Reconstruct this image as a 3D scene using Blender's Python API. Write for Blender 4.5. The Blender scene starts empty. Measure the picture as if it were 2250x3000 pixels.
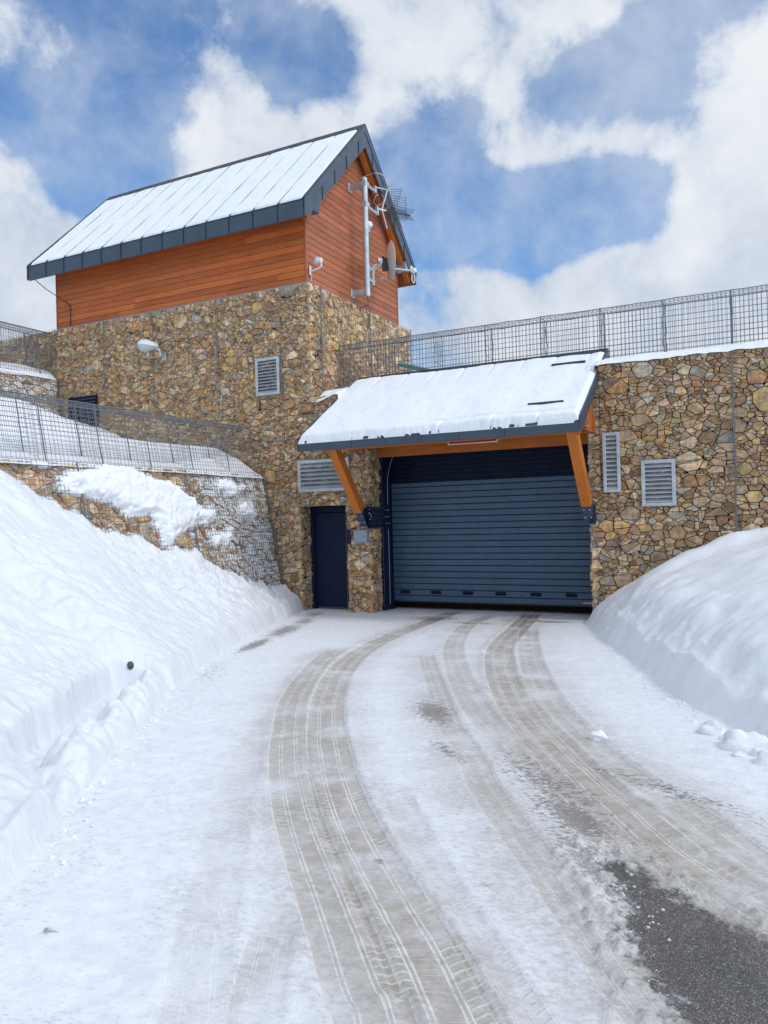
import bpy, math, random
import numpy as np
from mathutils import Vector, Matrix

rnd = random.Random(7)
S = bpy.context.scene
C = S.collection
R = math.radians
V = Vector

# ------------------------------------------------------------------ helpers
class MB:
    """collects shapes and links them as ONE mesh object"""
    def __init__(s): s.v = []; s.f = []; s.c = []
    def add(s, vs, fs, col=(1, 1, 1)):
        n = len(s.v)
        s.v.extend([tuple(p) for p in vs]); s.c.extend([col] * len(vs))
        s.f.extend([tuple(i + n for i in f) for f in fs])
    def box(s, x0, x1, y0, y1, z0, z1, col=(1, 1, 1)):
        s.add([(x0, y0, z0), (x1, y0, z0), (x1, y1, z0), (x0, y1, z0), (x0, y0, z1), (x1, y0, z1), (x1, y1, z1), (x0, y1, z1)],
              [(0, 3, 2, 1), (4, 5, 6, 7), (0, 1, 5, 4), (1, 2, 6, 5), (2, 3, 7, 6), (3, 0, 4, 7)], col)
    def bbox(s, x0, x1, y0, y1, z0, z1, b, col=(1, 1, 1)):
        """box with chamfered edges"""
        o = []
        for z, i in ((z0, b), (z0 + b, 0), (z1 - b, 0), (z1, b)):
            for (cx, sx) in ((x0, 1), (x1, -1)):
                pass
            a0, a1, c0, c1 = x0 + i, x1 - i, y0 + i, y1 - i
            k = b
            o.append([(a0 + k, c0, z), (a1 - k, c0, z), (a1, c0 + k, z), (a1, c1 - k, z), (a1 - k, c1, z), (a0 + k, c1, z), (a0, c1 - k, z), (a0, c0 + k, z)])
        vs = [p for r in o for p in r]; fs = [tuple(range(7, -1, -1)), tuple(range(24, 32))]
        for r in range(3):
            for k in range(8):
                q = (k + 1) % 8
                fs.append((r * 8 + k, r * 8 + q, r * 8 + 8 + q, r * 8 + 8 + k))
        s.add(vs, fs, col)
    def prism(s, prof, axis, a0, a1, col=(1, 1, 1)):
        """closed profile (list of 2-d points) pushed along an axis; axis 'x': profile is (y,z); 'y': (x,z); 'z': (x,y)"""
        def m(p, a):
            return {'x': (a, p[0], p[1]), 'y': (p[0], a, p[1]), 'z': (p[0], p[1], a)}[axis]
        n = len(prof)
        vs = [m(p, a0) for p in prof] + [m(p, a1) for p in prof]
        fs = [tuple(range(n))[::-1], tuple(range(n, 2 * n))]
        for i in range(n):
            j = (i + 1) % n; fs.append((i, j, n + j, n + i))
        s.add(vs, fs, col)
    def beam(s, p, q, w, h, up=(0, 0, 1), col=(1, 1, 1)):
        p, q = V(p), V(q); d = (q - p).normalized(); a = d.cross(V(up))
        if a.length < 1e-4: a = d.cross(V((1, 0, 0)))
        a.normalize(); b = a.cross(d)
        vs = []
        for e in (p, q):
            for (i, j) in ((-1, -1), (1, -1), (1, 1), (-1, 1)):
                vs.append(e + a * (i * w / 2) + b * (j * h / 2))
        s.add(vs, [(0, 3, 2, 1), (4, 5, 6, 7), (0, 1, 5, 4), (1, 2, 6, 5), (2, 3, 7, 6), (3, 0, 4, 7)], col)
    def wire(s, p, q, r, col=(1, 1, 1)):
        p, q = V(p), V(q); d = (q - p).normalized(); a = d.cross(V((.3, .2, .93))).normalized(); b = d.cross(a)
        vs = [e + a * (r * x) + b * (r * y) for e in (p, q) for (x, y) in ((1, 0), (0, 1), (-1, 0), (0, -1))]
        s.add(vs, [(0, 1, 5, 4), (1, 2, 6, 5), (2, 3, 7, 6), (3, 0, 4, 7)], col)
    def tube(s, pts, r, n=8, col=(1, 1, 1), cap=True):
        pts = [V(p) for p in pts]; rs = r if isinstance(r, (list, tuple)) else [r] * len(pts)
        rings = []; prev = None
        for i, p in enumerate(pts):
            d = (pts[min(i + 1, len(pts) - 1)] - pts[max(i - 1, 0)]).normalized()
            if prev is None:
                a = d.cross(V((.31, .17, .93)))
                if a.length < .1: a = d.cross(V((1, 0, 0)))
            else: a = prev - d * prev.dot(d)
            a.normalize(); prev = a; b = d.cross(a)
            rings.append([p + (a * math.cos(2 * math.pi * k / n) + b * math.sin(2 * math.pi * k / n)) * rs[i] for k in range(n)])
        vs = [p for g in rings for p in g]; fs = []
        for i in range(len(rings) - 1):
            for k in range(n):
                q = (k + 1) % n; fs.append((i * n + k, i * n + q, i * n + n + q, i * n + n + k))
        if cap: fs += [tuple(range(n))[::-1], tuple(range((len(rings) - 1) * n, len(rings) * n))]
        s.add(vs, fs, col)
    def lathe(s, prof, o, ax, n=24, col=(1, 1, 1), sq=1.0):
        """profile of (radius, distance along the axis)"""
        o, ax = V(o), V(ax).normalized(); a = ax.cross(V((.1, .2, .97))).normalized(); b = ax.cross(a)
        vs = []
        for (r, h) in prof:
            for k in range(n):
                t = 2 * math.pi * k / n; vs.append(o + ax * h + a * (r * math.cos(t)) + b * (r * math.sin(t) * sq))
        fs = []
        for i in range(len(prof) - 1):
            for k in range(n):
                q = (k + 1) % n; fs.append((i * n + k, i * n + q, i * n + n + q, i * n + n + k))
        fs += [tuple(range(n))[::-1], tuple(range((len(prof) - 1) * n, len(prof) * n))]
        s.add(vs, fs, col)
    def build(s, name, mat, parent=None, smooth=False, bevel=0):
        me = bpy.data.meshes.new(name); me.from_pydata(s.v, [], s.f)
        at = me.attributes.new('tint', 'FLOAT_COLOR', 'POINT')
        at.data.foreach_set('color', np.array([(c[0], c[1], c[2], 1.) for c in s.c], 'f').ravel())
        me.materials.append(mat)
        if smooth: me.polygons.foreach_set('use_smooth', np.ones(len(s.f), bool))
        me.update()
        o = bpy.data.objects.new(name, me); C.objects.link(o)
        if parent:
            o.parent = parent
            o.matrix_parent_inverse = Matrix.Translation(-world_of(parent))
        if bevel:
            b = o.modifiers.new('bevel', 'BEVEL'); b.width = bevel; b.segments = 2; b.limit_method = 'ANGLE'
        return o

WPOS = {}
def world_of(o):
    return WPOS.get(o.name, V((0, 0, 0)))
def tag(o, label=None, cat=None, group=None, kind=None):
    for k, v in (('label', label), ('category', cat), ('group', group), ('kind', kind)):
        if v: o[k] = v
    return o
def empty(name, loc, label, cat, group=None):
    o = bpy.data.objects.new(name, None); C.objects.link(o); o.location = loc; o.empty_display_size = .2
    WPOS[o.name] = V(loc)
    return tag(o, label, cat, group)

# value-gradient noise in numpy
_perm = np.random.RandomState(11).permutation(256); _perm = np.concatenate([_perm, _perm, _perm])
_ang = np.random.RandomState(5).rand(256) * 2 * np.pi
def pn(x, y):
    xi = np.floor(x).astype(int); yi = np.floor(y).astype(int); xf = x - xi; yf = y - yi
    u = xf * xf * xf * (xf * (xf * 6 - 15) + 10); v = yf * yf * yf * (yf * (yf * 6 - 15) + 10)
    def g(i, j, dx, dy):
        a = _ang[_perm[(_perm[i & 255] + j) & 255]]; return np.cos(a) * dx + np.sin(a) * dy
    n00 = g(xi, yi, xf, yf); n10 = g(xi + 1, yi, xf - 1, yf); n01 = g(xi, yi + 1, xf, yf - 1); n11 = g(xi + 1, yi + 1, xf - 1, yf - 1)
    return (n00 * (1 - u) + n10 * u) * (1 - v) + (n01 * (1 - u) + n11 * u) * v
def fbm(x, y, o=4, g=.5):
    t = 0; a = 1.
    for i in range(o): t = t + a * pn(x + 13.7 * i, y - 7.3 * i); x = x * 2.03; y = y * 2.03; a *= g
    return t
def ss(a, b, x):
    t = np.clip((x - a) / (b - a), 0, 1); return t * t * (3 - 2 * t)

def grid(name, P, mat, parent=None, attrs=None, smooth=True):
    """P: (n, m, 3) array of points -> one sheet"""
    n, m = P.shape[:2]
    me = bpy.data.meshes.new(name)
    i = np.arange(n * m).reshape(n, m)
    q = np.stack([i[:-1, :-1], i[1:, :-1], i[1:, 1:], i[:-1, 1:]], -1).reshape(-1, 4)
    me.vertices.add(n * m); me.vertices.foreach_set('co', P.reshape(-1).astype('f'))
    me.loops.add(q.size); me.loops.foreach_set('vertex_index', q.ravel().astype('i'))
    me.polygons.add(len(q)); me.polygons.foreach_set('loop_start', np.arange(0, q.size, 4).astype('i'))
    if smooth: me.polygons.foreach_set('use_smooth', np.ones(len(q), bool))
    for k, a in (attrs or {}).items():
        t = me.attributes.new(k, 'FLOAT_VECTOR', 'POINT'); t.data.foreach_set('vector', a.reshape(-1).astype('f'))
    me.update(calc_edges=True); me.validate()
    me.materials.append(mat)
    o = bpy.data.objects.new(name, me); C.objects.link(o)
    if parent: o.parent = parent; o.matrix_parent_inverse = Matrix.Translation(-world_of(parent))
    return o

# ------------------------------------------------------------------ materials
class NT:
    def __init__(s, name):
        s.m = bpy.data.materials.new(name); s.m.use_nodes = True; s.t = s.m.node_tree; s.n = s.t.nodes
        s.b = s.n['Principled BSDF']
    def node(s, ty, **k):
        x = s.n.new(ty)
        for a, b in k.items(): setattr(x, a, b)
        return x
    def link(s, a, b): s.t.links.new(a, b)
    def put(s, x, sock):
        if isinstance(x, (int, float)): sock.default_value = x
        elif isinstance(x, (tuple, list)): sock.default_value = (*x, 1) if len(x) == 3 and sock.type == 'RGBA' else x
        else: s.link(x, sock)
    def math(s, op, a, b=0., c=0., clamp=False):
        x = s.node('ShaderNodeMath', operation=op, use_clamp=clamp)
        for i, v in enumerate((a, b, c)): s.put(v, x.inputs[i])
        return x.outputs[0]
    def mix(s, f, a, b, mode='MIX'):
        x = s.node('ShaderNodeMix', data_type='RGBA', blend_type=mode)
        s.put(f, x.inputs[0]); s.put(a, x.inputs[6]); s.put(b, x.inputs[7]); return x.outputs[2]
    def step(s, v, a, b, lo=0., hi=1., smooth=True):
        x = s.node('ShaderNodeMapRange', interpolation_type='SMOOTHSTEP' if smooth else 'LINEAR')
        s.put(v, x.inputs[0]); s.put(a, x.inputs[1]); s.put(b, x.inputs[2]); s.put(lo, x.inputs[3]); s.put(hi, x.inputs[4]); return x.outputs[0]
    def coord(s, which='Object', scale=(1, 1, 1), rot=(0, 0, 0)):
        c = s.node('ShaderNodeTexCoord'); m = s.node('ShaderNodeMapping')
        m.inputs['Scale'].default_value = scale; m.inputs['Rotation'].default_value = rot
        s.link(c.outputs[which], m.inputs[0]); return m.outputs[0]
    def noise(s, vec, scale, detail=4, rough=.55, dist=0., col=False):
        x = s.node('ShaderNodeTexNoise'); x.inputs['Scale'].default_value = scale; x.inputs['Detail'].default_value = detail
        x.inputs['Roughness'].default_value = rough; x.inputs['Distortion'].default_value = dist
        if vec is not None: s.link(vec, x.inputs['Vector'])
        return x.outputs[1 if col else 0]
    def voro(s, vec, scale, feature='F1', out=0, rnd=1.):
        x = s.node('ShaderNodeTexVoronoi', feature=feature); x.inputs['Scale'].default_value = scale; x.inputs['Randomness'].default_value = rnd
        s.link(vec, x.inputs['Vector']); return x.outputs[out]
    def attr(s, name, out='Color'):
        x = s.node('ShaderNodeAttribute', attribute_name=name); return x.outputs[out]
    def bump(s, h, strength=.5, dist=.02, prev=None):
        x = s.node('ShaderNodeBump'); x.inputs['Strength'].default_value = strength; x.inputs['Distance'].default_value = dist
        s.link(h, x.inputs['Height'])
        if prev is not None: s.link(prev, x.inputs['Normal'])
        return x.outputs[0]
    def fin(s, col=None, rough=None, metal=None, normal=None, spec=None):
        for v, k in ((col, 'Base Color'), (rough, 'Roughness'), (metal, 'Metallic'), (normal, 'Normal'), (spec, 'Specular IOR Level')):
            if v is not None: s.put(v, s.b.inputs[k])
        return s.m

def m_stone(name, snowy=False, tone=1.0):
    t = NT(name); co = t.coord()
    n1 = t.noise(co, 9, 6, .65); n2 = t.noise(co, 38, 5, .7); n3 = t.noise(co, 3.2, 3)
    col = t.mix(1., t.attr('tint'), t.mix(t.step(n1, .3, .72), (.60 * tone, .58 * tone, .56 * tone), (1.28 * tone, 1.25 * tone, 1.2 * tone)), 'MULTIPLY')
    col = t.mix(t.step(n3, .55, .75, 0, .45), col, (.30, .185, .085))         # rusty iron stain in the rock
    col = t.mix(t.step(n2, .62, .75, 0, .35), col, (.10, .085, .07))
    rough = .85
    if snowy:
        g = t.node('ShaderNodeNewGeometry'); sep = t.node('ShaderNodeSeparateXYZ'); t.link(g.outputs['Normal'], sep.inputs[0])
        pos = t.node('ShaderNodeSeparateXYZ'); t.link(co, pos.inputs[0])
        near = t.step(pos.outputs[1], -3.3, -1.6)                             # wind-packed snow gathers in the corner by the building
        k = t.math('ADD', t.math('MULTIPLY', sep.outputs[2], .55), t.math('ADD', t.math('MULTIPLY', t.noise(co, 4.3, 6, .68), 1.2), t.math('MULTIPLY', near, .30)))
        col = t.mix(t.step(k, .90, .95), col, (.84, .86, .89))
    h = t.math('ADD', t.math('MULTIPLY', n1, 1.), t.math('MULTIPLY', n2, .5))
    return t.fin(col, rough, normal=t.bump(h, .75, .03), spec=.25)

def m_plain(name, col, rough=.5, metal=0., var=.12, scale=6, bump=.0, spec=.5):
    t = NT(name); co = t.coord(); n = t.noise(co, scale, 5, .6)
    c = t.mix(t.step(n, .3, .7), tuple(x * (1 - var) for x in col), tuple(min(1, x * (1 + var)) for x in col))
    nn = t.bump(t.noise(co, scale * 12, 3), bump, .004) if bump else None
    rg = t.step(t.noise(co, scale * 2.3, 4), .3, .7, max(0, rough - .08), min(1, rough + .08))
    return t.fin(c, rg, metal, nn, spec)

def m_wood(name, base, axis=0, knot=True):
    t = NT(name)
    sc = [(1.3, 14, 34), (34, 1.3, 34), (34, 34, 1.3)][axis] if not isinstance(axis, tuple) else axis
    co = t.coord('Object', sc); raw = t.coord()
    gr = t.noise(co, 1.6, 6, .65, .6); big = t.noise(raw, .7, 3)
    col = t.mix(1., t.attr('tint'), base, 'MULTIPLY')
    col = t.mix(t.step(gr, .35, .7, 0, .55), col, t.mix(1., col, (.52, .42, .36), 'MULTIPLY'))
    col = t.mix(t.step(big, .4, .7, 0, .45), col, t.mix(1., col, (.66, .60, .58), 'MULTIPLY'))
    col = t.mix(t.step(t.noise(t.coord('Object', (.5, 2.2, 7)), 1.7, 5, .65), .52, .74, 0, .30), col, (.20, .115, .07))
    if knot:
        v = t.voro(t.coord('Object', ((2.2, .02, 5.), (.02, 2.2, 5.), (5, 5, 2.4))[axis]), 1.5)
        col = t.mix(t.step(v, .05, .12, .75, 0), col, (.07, .022, .010))
    return t.fin(col, .55, normal=t.bump(gr, .25, .006), spec=.3)

def m_snow(name, fine=1., streak=False, tint=(.86, .88, .915)):
    t = NT(name); co = t.coord()
    a = t.noise(co, 5, 6, .62); b = t.noise(co, 34, 5, .7); c = t.noise(co, 170, 2, .6)
    h = t.math('ADD', t.math('MULTIPLY', a, 1.), t.math('MULTIPLY', b, .32 * fine))
    h = t.math('ADD', h, t.math('MULTIPLY', c, .10 * fine))
    if streak:
        s2 = t.noise(t.coord('Object', (1.2, 9, 4), (0, 0, R(35))), 3.2, 5, .65, .4)
        h = t.math('ADD', h, t.math('MULTIPLY', s2, .65))
    col = t.mix(t.step(t.noise(co, 1.3, 4), .35, .7), tint, tuple(min(.93, x * 1.035) for x in tint))
    return t.fin(col, .55, normal=t.bump(h, .45, .045), spec=.25)

M = {}
M['stone'] = m_stone('gabion_stone')
M['stone_snow'] = m_stone('snowy_gabion_stone', True, .92)
M['void'] = m_plain('dark_void', (.040, .030, .021), .95, spec=.0)
M['wire'] = m_plain('galvanised_wire', (.24, .25, .265), .5, .35)
M['wire_dark'] = m_plain('weathered_wire', (.15, .165, .18), .55, .2)
M['galv'] = m_plain('galvanised_steel', (.50, .54, .565), .42, .55, .14, 5, .1)
M['slat'] = m_plain('louvre_slat_metal', (.50, .54, .57), .45, .1, .1, 5)
M['roofmetal'] = m_plain('anthracite_sheet_metal', (.050, .074, .104), .42, .15, .10, 3, .05)
M['roofdark'] = m_plain('dark_ridge_metal', (.025, .032, .045), .45, .1, .10, 3)
M['cabinwood'] = m_wood('cladding_larch', (.55, .148, .038), 0)
M['gablewood'] = m_wood('gable_larch', (.44, .150, .072), 1)
M['beamwood'] = m_wood('glulam_beam', (.56, .165, .028), 0)
M['bracewood'] = m_wood('glulam_brace', (.60, .185, .030), 2)
M['soffit'] = m_wood('soffit_boards', (.40, .12, .035), 0)
M['navy'] = m_plain('navy_paint', (.006, .0125, .045), .5, 0, .10, 3, .05, spec=.25)
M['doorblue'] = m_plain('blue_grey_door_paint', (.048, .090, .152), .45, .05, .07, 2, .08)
M['darknavy'] = m_plain('dark_navy', (.006, .011, .030), .6, 0, .08, 3, spec=.12)
M['shoe'] = m_plain('blue_grey_plate', (.035, .060, .105), .42, .1)
M['white'] = m_plain('white_plastic', (.72, .73, .73), .4, 0, .05)
M['dish'] = m_plain('dish_paint', (.66, .65, .61), .45, 0, .06)
M['black'] = m_plain('black_plastic', (.018, .019, .022), .5)
M['boxgrey'] = m_plain('grey_cabinet_paint', (.27, .31, .37), .5, 0, .06)
M['red'] = m_plain('red_sign_paint', (.42, .012, .022), .4, 0, .06)
M['lens'] = m_plain('lamp_bowl', (.46, .51, .55), .25, 0, .06)
M['green'] = m_plain('green_pipe', (.10, .28, .22), .5)
M['snow'] = m_snow('snow')
M['snowbank'] = m_snow('bank_snow', 1.5, True, (.78, .805, .84))
M['roofsnow'] = m_snow('roof_snow', .7)
M['rock'] = m_plain('dark_rock', (.07, .075, .07), .9, 0, .4, 12, .5)

# ------------------------------------------------------------------ gabion stones: real pieces, cut by a weighted Voronoi diagram
PAL = [(.40, .255, .125), (.34, .20, .105), (.45, .31, .15), (.26, .165, .10), (.44, .34, .215), (.40, .305, .19), (.48, .385, .25), (.36, .27, .175), (.42, .33, .235), (.33, .255, .185), (.50, .41, .29),
       (.39, .275, .145), (.46, .34, .17), (.34, .225, .12), (.30, .20, .13), (.37, .33, .27), (.41, .38, .32), (.29, .265, .225), (.42, .375, .235), (.43, .29, .20), (.38, .25, .19)]
def clip(poly, nx, ny, d):
    out = []; n = len(poly)
    for i in range(n):
        p = poly[i]; q = poly[(i + 1) % n]
        a = p[0] * nx + p[1] * ny - d; b = q[0] * nx + q[1] * ny - d
        if a <= 0: out.append(p)
        if (a < 0 < b) or (b < 0 < a):
            t = a / (a - b); out.append((p[0] + t * (q[0] - p[0]), p[1] + t * (q[1] - p[1])))
    return out
def stones(mb, o, U, Vv, N, w, h, size=1., seed=1, gap=.0055, tone=1., back=True):
    """fill the rectangle o + u*U + v*V (w by h) with stones bulging along N"""
    rs = np.random.RandomState(seed); o, U, Vv, N = V(o), V(U), V(Vv), V(N)
    pts = np.zeros((0, 2)); rad = np.zeros(0)
    size = size * 1.02; ST = 1.25; h = h * ST; Vv = Vv / ST; area = w * h      # stones lie a little wider than tall
    for (r, dens, tries) in ((.24, .45, 6), (.17, 1.8, 6), (.12, 6, 6), (.08, 15, 6), (.052, 26, 4), (.034, 16, 2)):
        r = r * size; cnt = int(max(1, dens * area / size ** 2))
        P = rs.rand(cnt * tries, 2) * (w, h); k = 0
        for p in P:
            rr = r * (.85 + .3 * rs.rand())
            if len(pts):
                d = np.hypot(pts[:, 0] - p[0], pts[:, 1] - p[1])
                if (d < (rad + rr) * (.50 + .22 * rs.rand())).any(): continue
            pts = np.vstack([pts, p]); rad = np.append(rad, rr); k += 1
            if k >= cnt: break
    for i in range(len(pts)):
        x, y = pts[i]; ri = rad[i]
        ext = .42 * size
        poly = [(max(0, x - ext), max(0, y - ext)), (min(w, x + ext), max(0, y - ext)), (min(w, x + ext), min(h, y + ext)), (max(0, x - ext), min(h, y + ext))]
        d2 = (pts[:, 0] - x) ** 2 + (pts[:, 1] - y) ** 2
        idx = np.argsort(d2)[1:26]
        for j in idx:
            D = math.sqrt(d2[j])
            if D > .85 * size: break
            nx, ny = (pts[j, 0] - x) / D, (pts[j, 1] - y) / D
            t = (d2[j] + .8 * (ri * ri - rad[j] ** 2)) / (2 * D); an = rs.randn() * .0
            if t < .1 * D or t > .9 * D: t = min(max(t, .1 * D), .9 * D)
            poly = clip(poly, nx, ny, nx * x + ny * y + t)
            if len(poly) < 3: break
        if len(poly) < 3: continue
        todo = [(poly, 0)]
        while todo:
            poly, lev = todo.pop()
            if len(poly) < 3: continue
            ex_ = max(p[0] for p in poly) - min(p[0] for p in poly); ey_ = max(p[1] for p in poly) - min(p[1] for p in poly)
            if lev < 3 and min(ex_, ey_) > .075 * size and rs.rand() < (.78, .42, .18)[lev]:
                a_ = (0. if ey_ > ex_ * .8 else 1.57) + rs.randn() * .55        # break across the longer side, at a slant
                nx, ny = -math.sin(a_), math.cos(a_)
                mx = sum(p[0] for p in poly) / len(poly) + rs.randn() * .14 * ex_; my = sum(p[1] for p in poly) / len(poly) + rs.randn() * .14 * ey_
                d_ = nx * mx + ny * my
                todo += [(clip(poly, nx, ny, d_), lev + 1), (clip(poly, -nx, -ny, -d_), lev + 1)]
                continue
            one_stone(mb, rs, poly, o, U, Vv, N, gap, tone)

def one_stone(mb, rs, poly, o, U, Vv, N, gap, tone):
    if True:
        for _ in (0,):
            cx = sum(p[0] for p in poly) / len(poly); cy = sum(p[1] for p in poly) / len(poly)
            # drop tiny edges, chamfer corners
            q = []
            for a in range(len(poly)):
                p0 = poly[a]; p1 = poly[(a + 1) % len(poly)]
                if math.hypot(p1[0] - p0[0], p1[1] - p0[1]) > .012: q.append(p0)
            if len(q) < 3: continue
            mr = min(math.hypot(p[0] - cx, p[1] - cy) for p in q)
            if mr < .012: continue
            c = []
            for a in range(len(q)):
                pm = q[a - 1]; p = q[a]; pp = q[(a + 1) % len(q)]; k = .03 + .08 * rs.rand()
                c.append((p[0] + (pm[0] - p[0]) * k, p[1] + (pm[1] - p[1]) * k)); c.append((p[0] + (pp[0] - p[0]) * k, p[1] + (pp[1] - p[1]) * k))
            R_ = math.sqrt(max(1e-6, (max(p[0] for p in q) - min(p[0] for p in q)) * (max(p[1] for p in q) - min(p[1] for p in q)))) / 2
            g = gap * (.6 + 1.0 * rs.rand()); f0 = max(.6, 1 - g / max(.02, R_))
            tx, ty = rs.randn() * .12, rs.randn() * .12; bulge = min(.036, .26 * R_) * (.5 + .8 * rs.rand()); off = rs.randn() * .009
            vs = []; n = len(c)
            ecx, ecy = cx + rs.randn() * .15 * R_, cy + rs.randn() * .15 * R_
            for (f, dep, jit) in ((f0, -.06, 0), (f0, -.008, .3), (f0 * .95, bulge * .75, .5), (f0 * .78, bulge, 1.0)):
                for (px, py) in c:
                    fx = (cx if f > .8 else ecx); fy = (cy if f > .8 else ecy)
                    xx = cx * 0 + fx + (px - fx) * f; yy = fy + (py - fy) * f
                    dd = dep + (off + (xx - cx) * tx + (yy - cy) * ty if dep > -.05 else 0) + (rs.randn() * .004 * jit if jit else 0)
                    vs.append(o + U * xx + Vv * yy + N * min(dd, .055))
            vs.append(o + U * ecx + Vv * ecy + N * min(.06, bulge * 1.06 + off + rs.randn() * .003))
            fs = []
            for r_ in range(3):
                for a in range(n):
                    b = (a + 1) % n; fs.append((r_ * n + a, r_ * n + b, r_ * n + n + b, r_ * n + n + a))
            for a in range(n): fs.append((3 * n + a, 3 * n + (a + 1) % n, 4 * n))
            base = PAL[rs.randint(len(PAL))]; k = tone * 1.60 * (.70 + .50 * rs.rand()); w_ = rs.randn() * .02
            mb.add(vs, fs, (base[0] * k * (1.06 + w_), base[1] * k, base[2] * k * (.92 - w_)))

def wiremesh(mb, o, U, Vv, w, h, su, sv, r, jit=.004, seed=3):
    q = random.Random(seed); o, U, Vv = V(o), V(U), V(Vv); N = U.cross(Vv).normalized()
    n = int(round(w / su)); m = int(round(h / sv))
    for i in range(n + 1):
        a = o + U * (w * i / n + (q.gauss(0, jit)))
        b = a + Vv * h + U * q.gauss(0, jit)
        mb.wire(a, b, r)
    for j in range(m + 1):
        a = o + Vv * (h * j / m + q.gauss(0, jit)); mb.wire(a + N * (r * 1.6), a + U * w + N * (r * 1.6) + Vv * q.gauss(0, jit), r)

X, Y, Z = V((1, 0, 0)), V((0, 1, 0)), V((0, 0, 1))

# ================================================================== the stone building
bld = empty('stone_building', (0, 0, 0), 'tan gabion stone building base with a blue roller door and a navy side door', 'building')
mb = MB(); bk = MB(); wm = MB(); rods = []
def face(x0, x1, z0, z1, seed, size=1.):
    """front face basket"""
    stones(mb, (x0, 0, z0), X, Z, -Y, x1 - x0, z1 - z0, size * (1.12 if x0 > 5 else 1.), seed)
    bk.box(x0, x1, .055, .30, z0, z1)
cuts = [(-14.5, -12.6), (-12.6, -10.2), (-10.2, -7.6), (-7.6, -5.9), (-5.9, -4.32), (-4.32, -2.45), (-2.45, -.725)]
sd = 10
for (a, b) in cuts:
    for (z0, z1) in ((2.2, 4.55), (4.55, 6.92)):
        sd += 1; face(a, b, z0, z1, sd)
face(-.725, 0, 4.5, 6.92, 31)
face(-14.5, -7.6, -.3, 2.2, 36, 1.3); face(-7.6, -2.2, -.3, 2.2, 37, 1.3); face(-2.2, -.40, -.1, 2.2, 32)
face(-.725, .60, 2.2, 4.15, 33); face(-.725, .60, 4.15, 4.5, 34)
face(.76, 1.28, -.1, 2.2, 38); face(.60, 1.28, 2.2, 4.15, 35)
face(1.28, 5.70, 3.40, 4.15, 39)
for k, (a, b) in enumerate(((5.70, 8.043), (8.043, 10.4), (10.4, 13.), (13., 16.))):
    face(a, b, -.1, 2.3, 41 + k)
    if a > 5.8: face(a, b, 2.3, 4.5, 51 + k)
face(5.70, 5.90, 2.3, 4.15, 55); face(5.90, 8.043, 2.3, 4.5, 56)
# the house-corner side face, door and gate reveals
def side(x, y0, y1, z0, z1, seed, s=1):
    if s > 0: stones(mb, (x, y0, z0), Y, Z, X, y1 - y0, z1 - z0, 1., seed); bk.box(x - .30, x - .055, y0 + .301, y1 + .0, z0, z1) if y1 - y0 > .6 else None
    else: stones(mb, (x, y1, z0), -Y, Z, -X, y1 - y0, z1 - z0, 1., seed)
side(0, 0, .34, 4.5, 6.92, 61); side(0, .34, 2.6, 4.5, 6.92, 62); side(0, 2.6, 5.0, 4.5, 6.92, 63)
side(-.40, 0, .42, -.1, 2.2, 64); side(1.28, 0, .47, -.1, 3.4, 65)
side(.76, 0, .42, -.1, 2.2, 66, -1); side(5.70, 0, .47, -.1, 3.4, 67, -1)
wall = mb.build('wall', M['stone'], bld)
bk.build('wall_core', M['void'], bld)
wiremesh(wm, (-14.5, -.062, 2.2), X, Z, 14.5, 4.72, .105, .105, .0026)
wiremesh(wm, (-2.2, -.062, 0), X, Z, 1.8, 2.2, .105, .105, .0026)
wiremesh(wm, (.76, -.062, 0), X, Z, .52, 2.2, .105, .105, .0026)
wiremesh(wm, (0, -.062, 2.2), X, Z, 1.28, 2.2, .105, .105, .0026)
wiremesh(wm, (5.70, -.062, 0), X, Z, 10.3, 4.5, .105, .105, .0026)
wiremesh(wm, (.062, 0, 4.5), Y, Z, 5.0, 2.42, .105, .105, .0026)
wiremesh(wm, (1.342, 0, 0), Y, Z, .47, 3.3, .105, .105, .0026)
wiremesh(wm, (-.338, 0, 0), Y, Z, .42, 2.2, .105, .105, .0026)
wm.build('wire_mesh', M['wire'], wall)
def rod(x, y, z0, z1, r=.010):
    t = MB(); q = random.Random(int(x * 10 + z0 * 7))
    t.tube([(x + q.gauss(0, .004), y + q.gauss(0, .003), z0 + (z1 - z0) * i / 9) for i in range(10)], r, 6)
    t.build('lacing_rod', M['wire_dark'], wall)
for (x, z0, z1) in ((-.725, 4.4, 6.9), (-2.45, 4.6, 6.9), (-4.32, 4.6, 6.9), (-5.9, 4.6, 6.9), (-7.6, 4.8, 6.93), (8.043, 1.2, 4.5), (10.4, 1.2, 4.5)):
    rod(x, -.066, z0, z1, .015 if x > 5 else .009)
rod(.066, .34, 4.5, 6.92, .013); rod(.066, 2.6, 4.5, 6.9, .013); rod(.05, 4.98, 4.5, 6.95, .013)
# back and inside of the base, so that it is a solid building
t = MB(); t.box(-14.5, -.302, 4.99, 5.2, 0, 6.9); t.box(-14.5, -.3, .302, 4.985, 6.80, 6.86); t.build('roof_slab', M['void'], bld)
t = MB(); t.box(1.0, 6.0, 1.35, 1.45, -.3, 3.5); t.box(.76, 1.27, .32, 1.34, -.2, 2.19); t.box(1.29, 5.69, .32, .9, 3.42, 3.5); t.box(5.78, 6.0, .31, 1.34, -.3, 3.5)
t.build('inner_wall', M['void'], bld)

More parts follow.
